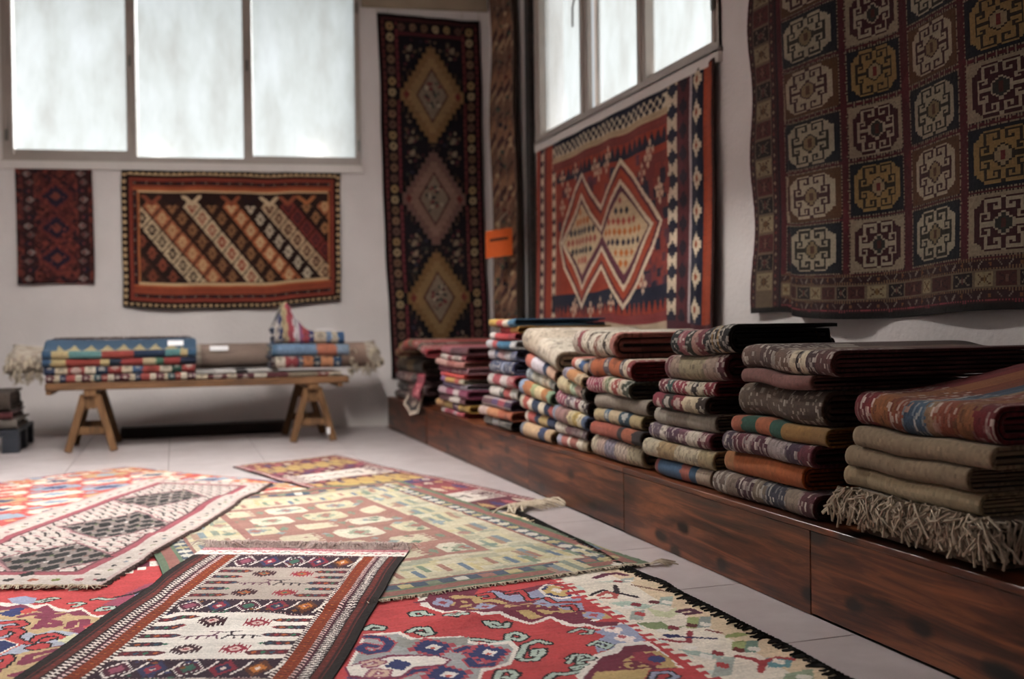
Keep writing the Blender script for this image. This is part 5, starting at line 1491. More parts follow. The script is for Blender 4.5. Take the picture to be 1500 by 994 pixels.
def band_paint(c, segs, style, rng, vr=None):
    """colour bands across the fold, from the far end to the near end, plus a figure style"""
    tot = sum(s[1] for s in segs); u = 0.0; edges = []
    J = (np.abs((c.V / 0.03) % 1 - 0.5) * 2 - 0.5) * 0.006
    for col, f in segs:
        u1 = u + f / tot * c.w
        c.put((c.U + J >= u) & (c.U + J < u1 + 1e-6), col); edges.append((u, u1, col)); u = u1
    L = c.l; VR = vr or (0, L)
    def mix(col, k): 
        v = C(col); t = C('#d8cfc0') if v.mean() < 0.12 else C('#2a1c1c'); return v * (1 - k) + t * k
    for (a, b, col) in edges:
        ww = b - a; cu = (a + b) / 2
        if style == 'diamond' and ww > 0.03:
            p = max(0.05, ww * 0.8)
            for k in range(int(L / p) + 1): c.dia(cu, k * p, ww * 0.32, p * 0.32, mix(col, 0.45), 0.008)
        elif style == 'floral':
            n = int(ww * (VR[1] - VR[0]) / 0.00042)
            for _ in range(min(n, 900)):
                k = rng.uniform(0.15, 0.5); c.dia(rng.uniform(a, b), rng.uniform(*VR), rng.uniform(0.005, 0.013), rng.uniform(0.005, 0.013), mix(col, k))
        elif style == 'chev' and ww > 0.025:
            t = (c.V + np.abs(c.U - cu) * 1.5) % 0.05; c.put((c.U > a) & (c.U < b) & (t < 0.015), mix(col, 0.5))
        elif style == 'plaid':
            c.put((c.U > a) & (c.U < b) & ((c.V % 0.035) < 0.012), mix(col, 0.4))
        elif style == 'plain':
            pass
    if style == 'streak':                    # worn pile: short strokes in mixed tones
        for (a, b, col) in edges:
            for _ in range(int((b - a) * (VR[1] - VR[0]) / 0.00022)):
                cu, cv_ = rng.uniform(a - 0.01, b + 0.01), rng.uniform(*VR)
                k = rng.uniform(-0.3, 0.55); c.rect(cu - 0.004, cv_ - 0.012, cu + 0.004, cv_ + 0.012, mix(col, k) if k > 0 else C(col) * (1 + k))
    if style == 'shaggy':
        n = int(c.w * (VR[1] - VR[0]) / 0.00025)
        for _ in range(min(n, 900)): c.dia(rng.uniform(0, c.w), rng.uniform(*VR), rng.uniform(0.004, 0.010), rng.uniform(0.004, 0.012), mix(segs[0][0], rng.uniform(0.0, 0.35)))
def folded(name, x0, yfar, ynear, z0, z1, depth, segs, style, label, group=None, back='#3a2620', turns=2, tc=None, seed=0,
           sag=0.004, mat=None, cell=0.011, wave=None, zb=0.0, yoff=0.0, droop=0.0, yc=0.0, rot=0.0, tilt=0.0, shape=None, cat='folded rug', skew=0.0, flatback=None, post=None, tone=(0.86, 0.86)):
    """rug folded with its rounded edge facing the room (-X), ends facing +-Y"""
    rng = np.random.default_rng(seed + 1000)
    T = z1 - z0; w = yfar - ynear; tc = T / (2 * turns) * 0.74 if tc is None else min(tc, T * 0.3)
    wave = seed + 7 if wave is None else wave
    P = fold_path(depth, T, tc, turns); seg = np.linalg.norm(np.diff(P, axis=0), axis=1); S = np.concatenate([[0], np.cumsum(seg)])
    # subdivide the front of the path to hold the pattern
    st = [0.0]
    for k in range(len(P) - 1):
        near = min(P[k][0], P[k + 1][0]) < 0.16
        m = max(1, int(seg[k] / (cell if near and S[k] < S[-1] * 0.6 else 0.08)))
        st += list(S[k] + seg[k] * (np.arange(m) + 1) / m)
    st = np.array(st); M = len(st)
    Pd = np.interp(st, S, P[:, 0]); Pz = np.interp(st, S, P[:, 1])
    Tn = np.stack([np.gradient(Pd, st), np.gradient(Pz, st)], 1); Tn /= np.linalg.norm(Tn, axis=1)[:, None] + 1e-9
    Nx, Nz = -Tn[:, 1], Tn[:, 0]                     # rotate tangent by +90: for (-1,0) gives (0,-1)
    Nx, Nz = -Nx, -Nz                                # outwards
    ue = np.linspace(0, w, max(6, int(w / cell)) + 1)
    cv = Canvas(w, S[-1], cell, segs[0][0], seed, ue, st); band_paint(cv, segs, style, rng, (depth * 0.98 - 0.3, depth * 0.98 + T * 1.6 + 0.04)); (post(cv, depth) if post else None); cv.finish(0.09, 0.03, *tone)
    u = ue[None, :]; t = st[:, None] / S[-1]
    inner = sstep(0.42, 0.6, t) if turns > 1 else 0 * t
    endj = wob(st, seed + 5, 0.006, 3, 9)[:, None]
    def place(d, z):
        uu = u + (endj - 0.016 * inner * (1 if turns > 1 else 0)) * (u / w) - (endj * 0.7 - 0.01 * inner) * (1 - u / w)
        d0 = d[:, None] + 0 * uu
        d = d[:, None] + wob(uu, seed + 6, 0.008, 3, 7) + skew * (uu - w / 2)
        ff = np.clip(d / depth, 0, 1)
        zz = (z0 + z1) / 2 + z[:, None]
        yw = yfar - uu + yoff
        # waves shared by the whole pile and growing with height, so that the layers nest
        zz = zz + (zz - zb) * (wob(yw, wave, sag * 2.2, 3, 7) + wob(yw * 3, wave + 1, sag * 0.5, 3, 5) - droop * (yc - yw))
        if shape is not None: d, zz, uu = shape(d, zz, uu, w)
        X = x0 + d; Y = yfar - uu
        if rot:
            cx, cy = x0, (yfar + ynear) / 2; ca, sa = math.cos(rot), math.sin(rot)
            X, Y = cx + (X - cx) * ca - (Y - cy) * sa, cy + (X - cx) * sa + (Y - cy) * ca
        return np.stack(np.broadcast_arrays(X, Y, zz), -1)
    A = place(Pd + Nx * tc / 2, Pz + Nz * tc / 2); B = place(Pd - Nx * tc / 2, Pz - Nz * tc / 2)
    nv, nu = M - 1, len(ue) - 1
    V = [A.reshape(-1, 3), B.reshape(-1, 3)]; k1 = len(V[0])
    Q = [grid_faces(nv, nu, 0, False), grid_faces(nv, nu, k1, True)]
    bc = C(back); bcol = np.tile(bc, (nv * nu, 1)) * (1 + rng.normal(0, 0.12, (nv * nu, 1)))
    cl = [cv.a.reshape(-1, 3), np.clip(bcol, 0.002, 0.9)]
    id_ = np.arange((nv + 1) * (nu + 1)).reshape(nv + 1, nu + 1)
    loop = np.concatenate([id_[0, :-1], id_[:-1, -1], id_[-1, :0:-1], id_[:0:-1, 0]]); n = len(loop)
    a = np.arange(n); b = (a + 1) % n
    Q.append(np.stack([loop[b], loop[a], k1 + loop[a], k1 + loop[b]], -1))
    sel = (bc * 0.4 + C(segs[-1][0]) * 0.6)
    rim = np.tile(sel, (n, 1)) * (0.8 + 0.4 * (rng.random((n, 1)) > 0.5))
    cl.append(np.clip(rim, 0.002, 0.9))
    org = (x0 + depth / 2, (yfar + ynear) / 2, z0)
    o = _sheet_obj(name, np.concatenate(V), np.concatenate(Q), np.concatenate(cl), mat, org, None)
    tag(o, label, cat, group)
    return o

# ------------------------------------------------------------------ rugs on the bench
def bench_rug(xl, xr, z0, z1, segs, style, label, seed, yf=8.43, depth=0.5, back='#6a5a50', turns=2, tc=None, shape=None, mat=None, cell=0.011, sag=0.006, zb=0.533, post=None, tone=(0.66, 0.78)):
    """folded rug whose rounded edge faces the camera along -Y: build like the platform ones and turn by 90 degrees"""
    w = xr - xl
    o = folded('folded_rug', 0, w / 2, -w / 2, z0 + 0.001, z1 - 0.001, depth, segs, style, label, None, back, turns, tc, seed, sag, mat, cell, 77, zb, -(xl + xr) / 2, shape=shape, post=post, tone=tone)
    me = o.data; n = len(me.vertices); co = np.empty(n * 3, np.float32); me.vertices.foreach_get('co', co); co = co.reshape(-1, 3) + np.array(o.location)
    new = np.stack([(xl + xr) / 2 - co[:, 1], yf + co[:, 0], co[:, 2]], -1)
    org = np.array([(xl + xr) / 2, yf + depth / 2, z0]); me.vertices.foreach_set('co', (new - org).astype(np.float32).ravel()); me.update()
    o.location = tuple(map(float, org))
    return o
BL, RD, CRM, TEA, OCH, NV = '#2c4c6c', '#8c2c28', '#b9a47c', '#4c7c7c', '#a88a54', '#1c2438'
bench_rug(-0.93, 0.15, 0.533, 0.592, [('#5c2430', 1), ('#c2b294', .6), ('#26324e', .8), ('#9c3c34', 1), ('#c9bda6', .8), ('#5c2430', 1), ('#c2b294', .5), ('#2a4a52', .8), ('#8c342c', .8), ('#c9bda6', .7), ('#49202c', .9)] * 2, 'diamond', 'multicoloured folded kilim with cream spots, lowest under the blue one on the bench', 201, yf=8.44)
bench_rug(-0.94, 0.155, 0.592, 0.655, [('#26324e', .6), ('#c2b294', .7), ('#8c2c28', 1), ('#c9bda6', .6), ('#20344c', .7), ('#8c2c28', .8), ('#c2b294', .6), ('#32547a', .6), ('#a83c30', 1), ('#c9bda6', .7), ('#26463c', .6), ('#8c2c28', .8)], 'diamond', 'folded red and cream kilim, second from below in the pile topped by blue triangles', 202, yf=8.45)
bench_rug(-0.95, 0.165, 0.655, 0.715, [('#2c4c6c', .5), ('#b39c64', .9), ('#8c3024', 2), ('#b39c64', .5), ('#1c2838', .7), ('#8c2c28', 1.3), ('#b8a47c', .8), ('#33604c', .5), ('#8c2c28', 1), ('#1c2438', 1)], 'plain', 'folded red kilim with ochre blocks directly under the blue triangle kilim', 203, yf=8.44)
def tri_segs():
    s = [('#2c5070', .6)]
    for k in range(4): s += [(['#b8a26c', '#508484', '#943428', '#1c2c44'][k], 1.1), (['#508484', '#943428', '#1c2c44', '#4c8484'][k], 1.0)]
    return s + [('#b8a26c', .5), ('#2c5878', .6)]
def tri_shape(d, z, uu, w): return d, z + 0.085 * sstep(0.04, 0.34, d) * sstep(0.73, 0.775, z), uu
def tri_post(c, depth):
    vf = depth * 0.98
    c.rect(0, 0, c.w, vf - 0.035, '#2f5472'); c.rect(0, 0, c.w, vf - 0.34, '#6a4a44')
    c.teeth(0.1, vf - 0.2, c.w - 0.1, vf - 0.06, 0.118, '#b8a26c', 'u', True)
tb = bench_rug(-0.95, 0.165, 0.715, 0.775, tri_segs(), 'plain', 'blue folded kilim with ochre triangles and a white label, topmost on the bench pile', 204, yf=8.43, shape=tri_shape, post=tri_post)
def _tz(d): return 0.782 + 0.085 * float(sstep(0.04, 0.34, np.array(d)))
Geo().hexa([(-0.05, 8.57, _tz(0.14)), (0.07, 8.57, _tz(0.14)), (0.07, 8.66, _tz(0.23)), (-0.05, 8.66, _tz(0.23)), (-0.05, 8.57, _tz(0.14) + 0.002), (0.07, 8.57, _tz(0.14) + 0.002), (0.07, 8.66, _tz(0.23) + 0.002), (-0.05, 8.66, _tz(0.23) + 0.002)]).build('paper_label', PAPER, tb)
fringe(tb, lambda t: np.array([-0.9 + 1.0 * t, 8.915, 0.862]), 0.79, 150, (0, 1, 0), 0.07, 0.005, BROWNCORD, 31, 0.012)
bench_rug(0.16, 1.30, 0.533, 0.572, [('#c2b294', .8), ('#5c2c30', 1.4), ('#b8a890', .7), ('#4c2028', 1.2), ('#c2b8a6', .9), ('#5c2c30', 1.6), ('#8a7a64', 2.2), ('#7c3834', .8), ('#b8a890', 1)], 'diamond', 'flat folded maroon and cream rug lying on the bench between the two piles', 205, yf=8.42, turns=2, tc=0.01)
bench_rug(0.155, 0.80, 0.573, 0.602, [('#a8a4a0', 1), ('#c8c2bc', 1), ('#2c2828', .6), ('#b8b2ac', 1.6)], 'plain', 'thin pale grey folded rug on top of the flat maroon one', 206, yf=8.47, tc=0.008)
bench_rug(0.74, 1.30, 0.604, 0.704, [('#3a1c24', .3), ('#c4b8a4', .7), ('#8c2c34', .9), ('#284058', .4), ('#b8703c', .7), ('#1c3040', .6), ('#b87848', .9), ('#24405c', .6)], 'diamond', 'red folded kilim with blue and orange figures, lowest under the light blue one', 207, yf=8.43)
bench_rug(0.75, 1.36, 0.704, 0.80, [('#4c7494', .3), ('#6a8cae', 2.4), ('#b86848', 1.2), ('#7c94ac', .8)], 'plain', 'light blue folded rug with an orange patch in the bench pile', 208, yf=8.42)
def bunch(d, z, uu, w):
    t = np.clip(uu / w, 0, 1)
    k = np.exp(-((t - 0.22) / 0.15) ** 2)
    up = np.clip((z - 0.80) / 0.11, 0, 1)
    return d + 0.03 * k * up, z + 0.24 * k * up * (1 - 0.25 * sstep(0.2, 0.5, d)), uu - 0.03 * k * up
bo = bench_rug(0.77, 1.33, 0.80, 0.905, [('#c8bcb4', .3), ('#2c3a64', .25), ('#b8a274', .35), ('#a83c4c', .35), ('#c8c0c4', .3), ('#8c4c78', .2), ('#b03c44', .35), ('#2c3468', .3), ('#c4b49c', .8), ('#6c8ab0', .3), ('#c0b49c', .4), ('#2c5c8c', .4)], 'diamond', 'bunched up multicoloured rug with a peak, topmost beside the light blue one', 209, yf=8.44, shape=bunch)
Geo().add([(1.12, 8.50, 0.916), (1.25, 8.50, 0.916), (1.25, 8.57, 0.918), (1.12, 8.57, 0.918), (1.12, 8.50, 0.919), (1.25, 8.50, 0.919), (1.25, 8.57, 0.921), (1.12, 8.57, 0.921)], BOXF).build('paper_label', PAPER, bo)

# pale carpet rolled up behind the piles
def carpet_roll(x0, x1, y, z, r, label):
    n, m = 46, 60
    a = np.linspace(0, 2 * math.pi * 2.6, 130); rad = r * (1 - 0.72 * a / a[-1])
    xs = np.linspace(x0, x1, m)
    pts = []
    Y = y + np.cos(a + 0.9) * rad; Z = z + np.sin(a + 0.9) * rad
    X = np.broadcast_to(xs[None, :], (len(a), m)).copy()
    end = wob(a, 9, 0.03, 3, 1.3)[:, None]; X = X + end * (np.linspace(-1, 1, m)[None, :]) ** 9 * 1.2
    # flattened where the piles press, flared ragged ends
    fl = 1 + 0.18 * np.abs(np.linspace(-1, 1, m)[None, :]) ** 8
    YY = y + (Y[:, None] - y) * fl + wob(X, 3, 0.006, 3, 3); ZZ = z + (Z[:, None] - z) * fl + wob(X, 4, 0.006, 3, 3) + wob(X * 4 + a[:, None] * 2, 5, 0.003, 3, 5)
    A = np.stack([X, YY, ZZ], -1); ctr = np.stack([X, np.full_like(X, y), np.full_like(X, z)], -1)
    dirv = A - ctr; dirv /= np.linalg.norm(dirv, axis=2)[..., None]; B = A - dirv * 0.012
    nv, nu = len(a) - 1, m - 1; rng = np.random.default_rng(5)
    c0 = np.array([C(['#a59a8e', '#b0a698', '#988c80'][i]) for i in rng.integers(0, 3, nv * nu)]).reshape(nv, nu, 3)
    xm = (xs[1:] + xs[:-1]) / 2
    c0[:, (xm > 1.35) & (xm < 1.62)] = C('#8a7468'); c0[:40, (xm > 0.2) & (xm < 0.75)] = C('#7d6c62')
    k1 = A.reshape(-1, 3).shape[0]
    id_ = np.arange(len(a) * m).reshape(len(a), m); loop = np.concatenate([id_[0, :-1], id_[:-1, -1], id_[-1, :0:-1], id_[:0:-1, 0]]); q = np.arange(len(loop)); b = (q + 1) % len(loop)
    Q = [grid_faces(nv, nu, 0, False), grid_faces(nv, nu, k1, True), np.stack([loop[b], loop[q], k1 + loop[q], k1 + loop[b]], -1)]
    cl = [c0.reshape(-1, 3), np.tile(C('#5a2c2c'), (nv * nu, 1)), np.tile(C('#b8ae9e'), (len(loop), 1))]
    o = _sheet_obj('rolled_carpet', np.concatenate([A.reshape(-1, 3), B.reshape(-1, 3)]), np.concatenate(Q), np.concatenate(cl), PILE, ((x0 + x1) / 2, y, z - r), None)
    return tag(o, label, 'carpet')
rc = carpet_roll(-1.25, 1.72, 9.10, 0.690, 0.115, 'long pale woolly carpet roll on the bench behind the folded piles')
Geo().cbox(0.36, 9.005, 0.770, np.array([[1, 0, 0], [0, 0.75, 0.66], [0, -0.66, 0.75]]), 0.075, 0.03, 0.001, 0.0004).build('paper_label', PAPER, rc)
# wool tufts hanging over the roll ends
g = Geo(); r5 = np.random.default_rng(15)
for k in range(110):
    side = 1 if k % 2 else -1; x = (1.44 + r5.uniform(0, 0.30)) if side > 0 else (-1.02 - r5.uniform(0, 0.26)); a = r5.uniform(2.6, 5.6)
    p = np.array([x, 9.10 + math.cos(a) * 0.125, 0.690 + math.sin(a) * 0.125]); L = r5.uniform(0.03, 0.08)
    g.tube([p, p + [r5.normal(0, 0.012), -0.012, -L * 0.5], p + [r5.normal(0, 0.02), -0.008, -L]], [0.007, 0.007, 0.003], 4, False)
parent_keep(stuff(g.build('wool_tuft', CREAMCORD)), rc)

# ------------------------------------------------------------------ pallet in the far corner
PXR = on_floor(48, 640)[0]
def pallet(x1, y0, y1, label):
    x0 = x1 - 1.0; r = empty('pallet', ((x0 + x1) / 2, (y0 + y1) / 2, 0)); tag(r, label, 'pallet')
    for k in range(6):
        xa = x0 + k * (0.98 - 0.13) / 5; Geo().box(xa, y0, 0.15, xa + 0.13, y1, 0.175, 0.004).build('deck_slat', DARKPLASTIC, r)
    for k in range(3):
        y = y0 + k * (y1 - y0 - 0.1) / 2
        Geo().box(x0, y, 0.125, x1 - 0.02, y + 0.1, 0.149, 0.004).build('stringer', DARKPLASTIC, r)
        for q in range(3): Geo().box(x0 + q * 0.43, y, 0.001, x0 + q * 0.43 + 0.12, y + 0.1, 0.124, 0.004).build('block', DARKPLASTIC, r)
pallet(-1.12, 8.62, 9.5, 'dark plastic pallet on the floor carrying folded rugs')
for k, (z0, z1, xr, segs, lb) in enumerate(((0.176, 0.25, -1.16, [('#8a8278', 1), ('#b0a898', .7), ('#6a6058', 1)], 'pale grey folded rug lowest on the dark pallet'),
                                          (0.25, 0.31, -1.19, [('#5c2024', 1), ('#8c3034', .8), ('#4c1c20', 1)], 'dark red folded rug in the middle of the pallet pile'),
                                          (0.31, 0.47, -1.21, [('#8a8074', 1), ('#a09688', 1), ('#4c4038', .8)], 'thick grey beige folded rug topmost on the dark pallet'))):
    bench_rug(xr - 0.85, xr, z0, z1, segs, 'plain', lb, 240 + k, yf=8.68 + 0.01 * k, depth=0.7, turns=3 if z1 - z0 > 0.1 else 2, zb=0.176)

# ================================================================== RUG STACKS ON THE PLATFORM
XS = 1.885           # front line of the stacks
def stack(key, where, xf, depth, rugs, seed, group, turns=2, cell=0.011, skew=0.0, droop=0.0):
    """rugs from the top: (xl, xr in photo pixels of the front edge, ytop, ybottom at mid, bands, style, look, options)"""
    n = len(rugs)
    # heights from the photo at the middle of each front edge, then closed up without gaps
    hs = []
    for (xl, xr, yt, yb, *_) in rugs:
        xm = (xl + xr) / 2; hs.append((right_yz(xm, yt, xf)[1], right_yz(xm, yb, xf)[1]))
    th = [max(0.022, a - b) for a, b in hs]
    top = hs[0][0]; k = (top - PTOP - 0.002) / sum(th)
    z = top; yc = right_yz((rugs[1][0] + rugs[1][1]) / 2, 560, xf)[0]
    names = ['topmost', 'second', 'third', 'fourth', 'fifth', 'sixth', 'seventh', 'eighth', 'ninth', 'tenth', 'eleventh', 'twelfth']
    for i, row in enumerate(rugs):
        xl, xr, yt, yb, segs, style, look = row[:7]; opt = row[7] if len(row) > 7 else {}
        z1 = z; z0 = z - th[i] * k; z = z0
        ym = (yt + yb) / 2
        ya, yb_ = right_yz(xl, ym, xf)[0], right_yz(xr, ym, xf)[0]
        nm = names[i] + (' from top' if i else '')
        if i == n - 1 and n > 1: nm = 'lowest'
        lab = f'{look}, {nm} {where}'
        o = folded('folded_rug', xf + opt.get('dx', 0.0) + 0.013 * math.sin(i * 2.1 + seed * 1.7) + 0.005, ya, yb_, z0 + 0.0006, z1 - 0.0006, opt.get('depth', depth), segs, style, lab, group,
                   opt.get('back', '#33241f'), opt.get('turns', turns if z1 - z0 > 0.03 else 2), opt.get('tc'), seed * 50 + i, opt.get('sag', 0.010), opt.get('mat', WOOL), opt.get('cell', cell), seed * 9, PTOP,
                   rot=opt.get('rot', 0.0), tilt=opt.get('tilt', 0.0), shape=opt.get('shape'), skew=opt.get('skew', skew), droop=droop, yc=yc)
        if opt.get('then'): opt['then'](o, xf, ya, yb_, z0, z1)
G_ = 'folded rugs stacked on the platform'
SH = dict(mat=PILE)

# --- stack with the shaggy fringe
def add_fringe(o, xf, ya, yb, z0, z1):
    g = Geo(); r = np.random.default_rng(4)
    for k in range(800):
        t = r.uniform(0, 1); y = ya - 0.01 - (ya - yb - 0.02) * t; zc = z1 - r.uniform(0.0, 0.035); x = xf - 0.004 + r.uniform(0, 0.015)
        L = r.uniform(0.035, 0.085); s_ = r.normal(0, 0.9); out = r.uniform(0.015, 0.06)
        p0 = np.array([x + 0.01, y, zc]); p1 = p0 + [-out * 0.7, s_ * L * 0.3, 0.006 * r.uniform(-1, 1.2)]; p2 = p0 + [-out, s_ * L * 0.6, -L * 0.45]; p3 = p0 + [-out * r.uniform(0.6, 1.2), s_ * L * 0.8, -L * r.uniform(0.7, 1.0)]
        wv = r.normal(0, 0.012, 3)
        g.tube([p0, p1 + [0, wv[0], 0.004], (p1 + p2) / 2 + [-0.006, wv[1], 0.002], p2 + [0, wv[2], 0], p3], [0.0024, 0.003, 0.0031, 0.003, 0.0038], 5, True)
    for k in range(90):                     # along the near end too
        d = r.uniform(0, 0.35); z = z1 - r.uniform(0, 0.03); L = r.uniform(0.04, 0.09); s_ = r.normal(0, 0.5)
        p0 = np.array([xf + d, yb + 0.005, z]); out = r.uniform(0.012, 0.04)
        g.tube([p0, p0 + [s_ * L * 0.3, -out, 0.0], p0 + [s_ * L * 0.6, -out * 1.1, -L * 0.5], p0 + [s_ * L * 0.8, -out, -L]], [0.003, 0.0036, 0.0034, 0.004], 5, True)
    parent_keep(stuff(g.build('fringe', mat_plain('shaggy_fringe_wool', '#9c8f7e', 0.95, 0.25, 50))), o)
def lift_back(amount, d0=0.12):
    return lambda d, z, uu, w: (d, z + amount * sstep(d0, 0.9, d), uu)
stack('I', 'of the stack with shaggy fringe', 1.885, 0.72, [
    (1246, 1448, 584, 641, [('#5c141c', .5), ('#6e1a20', .4), ('#8c5428', .7), ('#7a3a22', .6), ('#34485c', .4), ('#3c5468', .5), ('#8a6c50', .35), ('#80402a', .8), ('#8c5830', .6), ('#6a1a20', .8)], 'streak', 'crimson pile rug with gold and blue bands', dict(depth=0.98, mat=PILE, turns=3, shape=lift_back(0.10), back='#1c1618', cell=0.008)),
    (1253, 1452, 641, 676, [('#857259', 1), ('#8d7a60', 1)], 'plain', 'plain greyish beige kilim with rounded end', dict(turns=2, back='#5a4c40')),
    (1236, 1421, 668, 704, [('#7d6a52', 1), ('#857259', 1)], 'plain', 'plain taupe kilim', dict(turns=3, back='#463c34')),
    (1227, 1430, 703, 738, [('#8a7658', .25), ('#9a8868', 1)], 'plain', 'plain pale beige kilim', dict(turns=3, back='#463c34')),
    (1238, 1455, 738, 775, [('#8a7c6a', 1), ('#7e705f', 1)], 'plain', 'beige shaggy rug with long twisted fringe', dict(then=add_fringe, turns=2)),
    (1262, 1442, 775, 812, [('#645647', 1), ('#6c5d4c', 1)], 'plain', 'coarse brownish rug', dict(turns=2, dx=0.02)),
], 1, G_, cell=0.009)

# --- stack with the plain orange rug
stack('H', 'of the stack with plain orange', 1.885, 0.74, [
    (1084, 1222, 509, 547, [('#5c463e', 1), ('#4a3632', .8), ('#6a5448', .7), ('#c0b094', .3), ('#2a1c1c', .15), ('#c0b094', .3), ('#3a2426', .5), ('#54302e', .8)], 'floral', 'purple brown pile rug with a cream hooked band', dict(depth=0.85, mat=PILE, turns=3, back='#33191c', cell=0.008)),
    (1087, 1192, 547, 569, [('#6c4640', 1), ('#744c46', 1)], 'plain', 'plain dusty mauve kilim', dict(back='#5a4038')),
    (1076, 1202, 567, 620, [('#4c3c30', 1), ('#45362c', 1)], 'shaggy', 'thick plain dark brown rug', dict(turns=3, back='#352a24')),
    (1074, 1208, 618, 645, [('#8c4a30', .6), ('#24483c', .8), ('#94502e', .7), ('#25493e', .6), ('#84602c', 1.4), ('#7c5a2c', .8)], 'plain', 'orange kilim with green blocks', dict(back='#6a4a24', turns=3)),
    (1065, 1190, 643, 676, [('#3a2a38', .5), ('#54202c', .7), ('#8a7c78', .3), ('#4a2430', .7), ('#8d7f7c', .8), ('#3c2838', .7), ('#5a2430', .5)], 'streak', 'maroon pile rug with whitish floral figures', dict(mat=PILE)),
    (1054, 1171, 672, 708, [('#8c5a30', .5), ('#944c1c', 2), ('#9a4e1c', 1)], 'plain', 'plain orange kilim', dict(turns=3, back='#6a3416')),
    (1047, 1193, 706, 743, [('#5a4a42', .6), ('#766658', .5), ('#3c2028', .5), ('#6a5c4c', .4), ('#2c2c38', .8), ('#7c6c5c', .5), ('#4a2028', .5)], 'streak', 'dark shaggy floral rug', dict(mat=PILE)),
], 2, G_, cell=0.009)

# --- stack topped by the black floral rug
stack('G', 'of the black rose stack', 1.89, 0.72, [
    (986, 1072, 479, 522, [('#1c1c1c', .5), ('#7c3c44', .5), ('#2a2a24', .4), ('#9c7468', .3), ('#6a2c34', .4), ('#1a1818', .5), ('#7a5c28', .15), ('#1a1716', .25), ('#7a5c28', .15), ('#1a1616', .6)], 'floral', 'black pile rug with rose flowers', dict(depth=0.46, mat=PILE, turns=3, back='#141210', cell=0.008)),
    (971, 1060, 521, 562, [('#5a2028', .3), ('#8a7464', .5), ('#877a5e', 1.4), ('#8c7668', .6), ('#4a1a22', .4)], 'floral', 'beige pile rug with maroon flowered borders', dict(mat=PILE, back='#3a1c1e')),
    (965, 1044, 561, 584, [('#5c1c28', .5), ('#1f4440', .4), ('#7c2434', .7), ('#b3a892', .3), ('#2a2020', .3), ('#b3a892', .3), ('#74202c', .5)], 'chev', 'red kilim with white zigzags and teal ends', {}),
    (957, 1040, 583, 609, [('#6a1e2c', .7), ('#2a2622', .5), ('#6c1e28', .5), ('#b3a284', .8), ('#332620', .4)], 'diamond', 'wine red kilim with a cream hooked band', {}),
    (953, 1044, 608, 636, [('#8a8074', .6), ('#74685c', .8), ('#857b6e', 1)], 'plain', 'plain warm grey kilim', dict(turns=3, back='#4a423a')),
    (948, 1040, 634, 660, [('#4c3c48', .6), ('#b0a496', .3), ('#46283a', .6), ('#5a3440', .4), ('#a89c8c', .5), ('#58202c', .5)], 'floral', 'purple and white floral rug', dict(mat=PILE)),
    (947, 1045, 658, 687, [('#a59880', .6), ('#8c7450', .6), ('#a89a80', .8), ('#93815e', .5)], 'floral', 'cream and tan flowered rug', dict(turns=3, back='#5a4c3c')),
    (958, 1037, 685, 714, [('#7c3c38', .2), ('#34506c', 1.2), ('#8c4a3c', .4), ('#2c4860', .3), ('#9c8874', .7)], 'plain', 'blue kilim with coral end bands', dict(back='#1c2028')),
], 3, G_, cell=0.010)

# --- stack with the slate and orange banded rug
stack('F', 'of the slate banded stack', 1.89, 0.70, [
    (838, 900, 488, 527, [('#c4b4a4', .3), ('#8c4448', .2), ('#c8bca8', .35), ('#4c3a30', .15), ('#c8bca8', .3), ('#7c4a3c', .2), ('#c8bca8', .3), ('#3c3028', .15), ('#c4b8a4', .3), ('#a8685c', .3)], 'chev', 'white kilim with pink and brown zigzag stripes', dict(depth=0.6, back='#2a2420', cell=0.009)),
    (861, 922, 528, 559, [('#5c4848', .2), ('#a4542a', .9), ('#5c5058', .35), ('#a4542a', .8), ('#4c4448', .3), ('#c0b098', .3), ('#7c3030', .3)], 'diamond', 'orange and slate banded rug', dict(turns=3, back='#3a1c18')),
    (861, 926, 557, 583, [('#7c2440', .9), ('#b3a08a', .2), ('#54603c', .3), ('#c4b49c', .2), ('#8c3c34', .3), ('#c4b49c', .2), ('#3c4034', .3)], 'chev', 'magenta kilim with green and white chevrons', {}),
    (871, 942, 582, 607, [('#83776a', 1), ('#7a6e62', 1)], 'plain', 'plain taupe brown kilim', dict(turns=3, back='#3c342e')),
    (868, 936, 602, 625, [('#a08c68', .7), ('#40586c', .3), ('#a89474', .6), ('#2c4250', .5), ('#a08c64', .6)], 'diamond', 'tan kilim with blue blocks', {}),
    (866, 943, 622, 645, [('#8c4434', 1), ('#84402f', .6), ('#241c20', .3), ('#8c4a30', .5), ('#241c1c', .4)], 'plain', 'rust kilim with black figures', {}),
    (864, 936, 640, 676, [('#b3a48c', .4), ('#a48a7c', .5), ('#7c7484', .6), ('#b09c8c', .7), ('#aa9c80', .6)], 'chev', 'beige and lavender kilim', dict(turns=2)),
], 4, G_, droop=0.08)

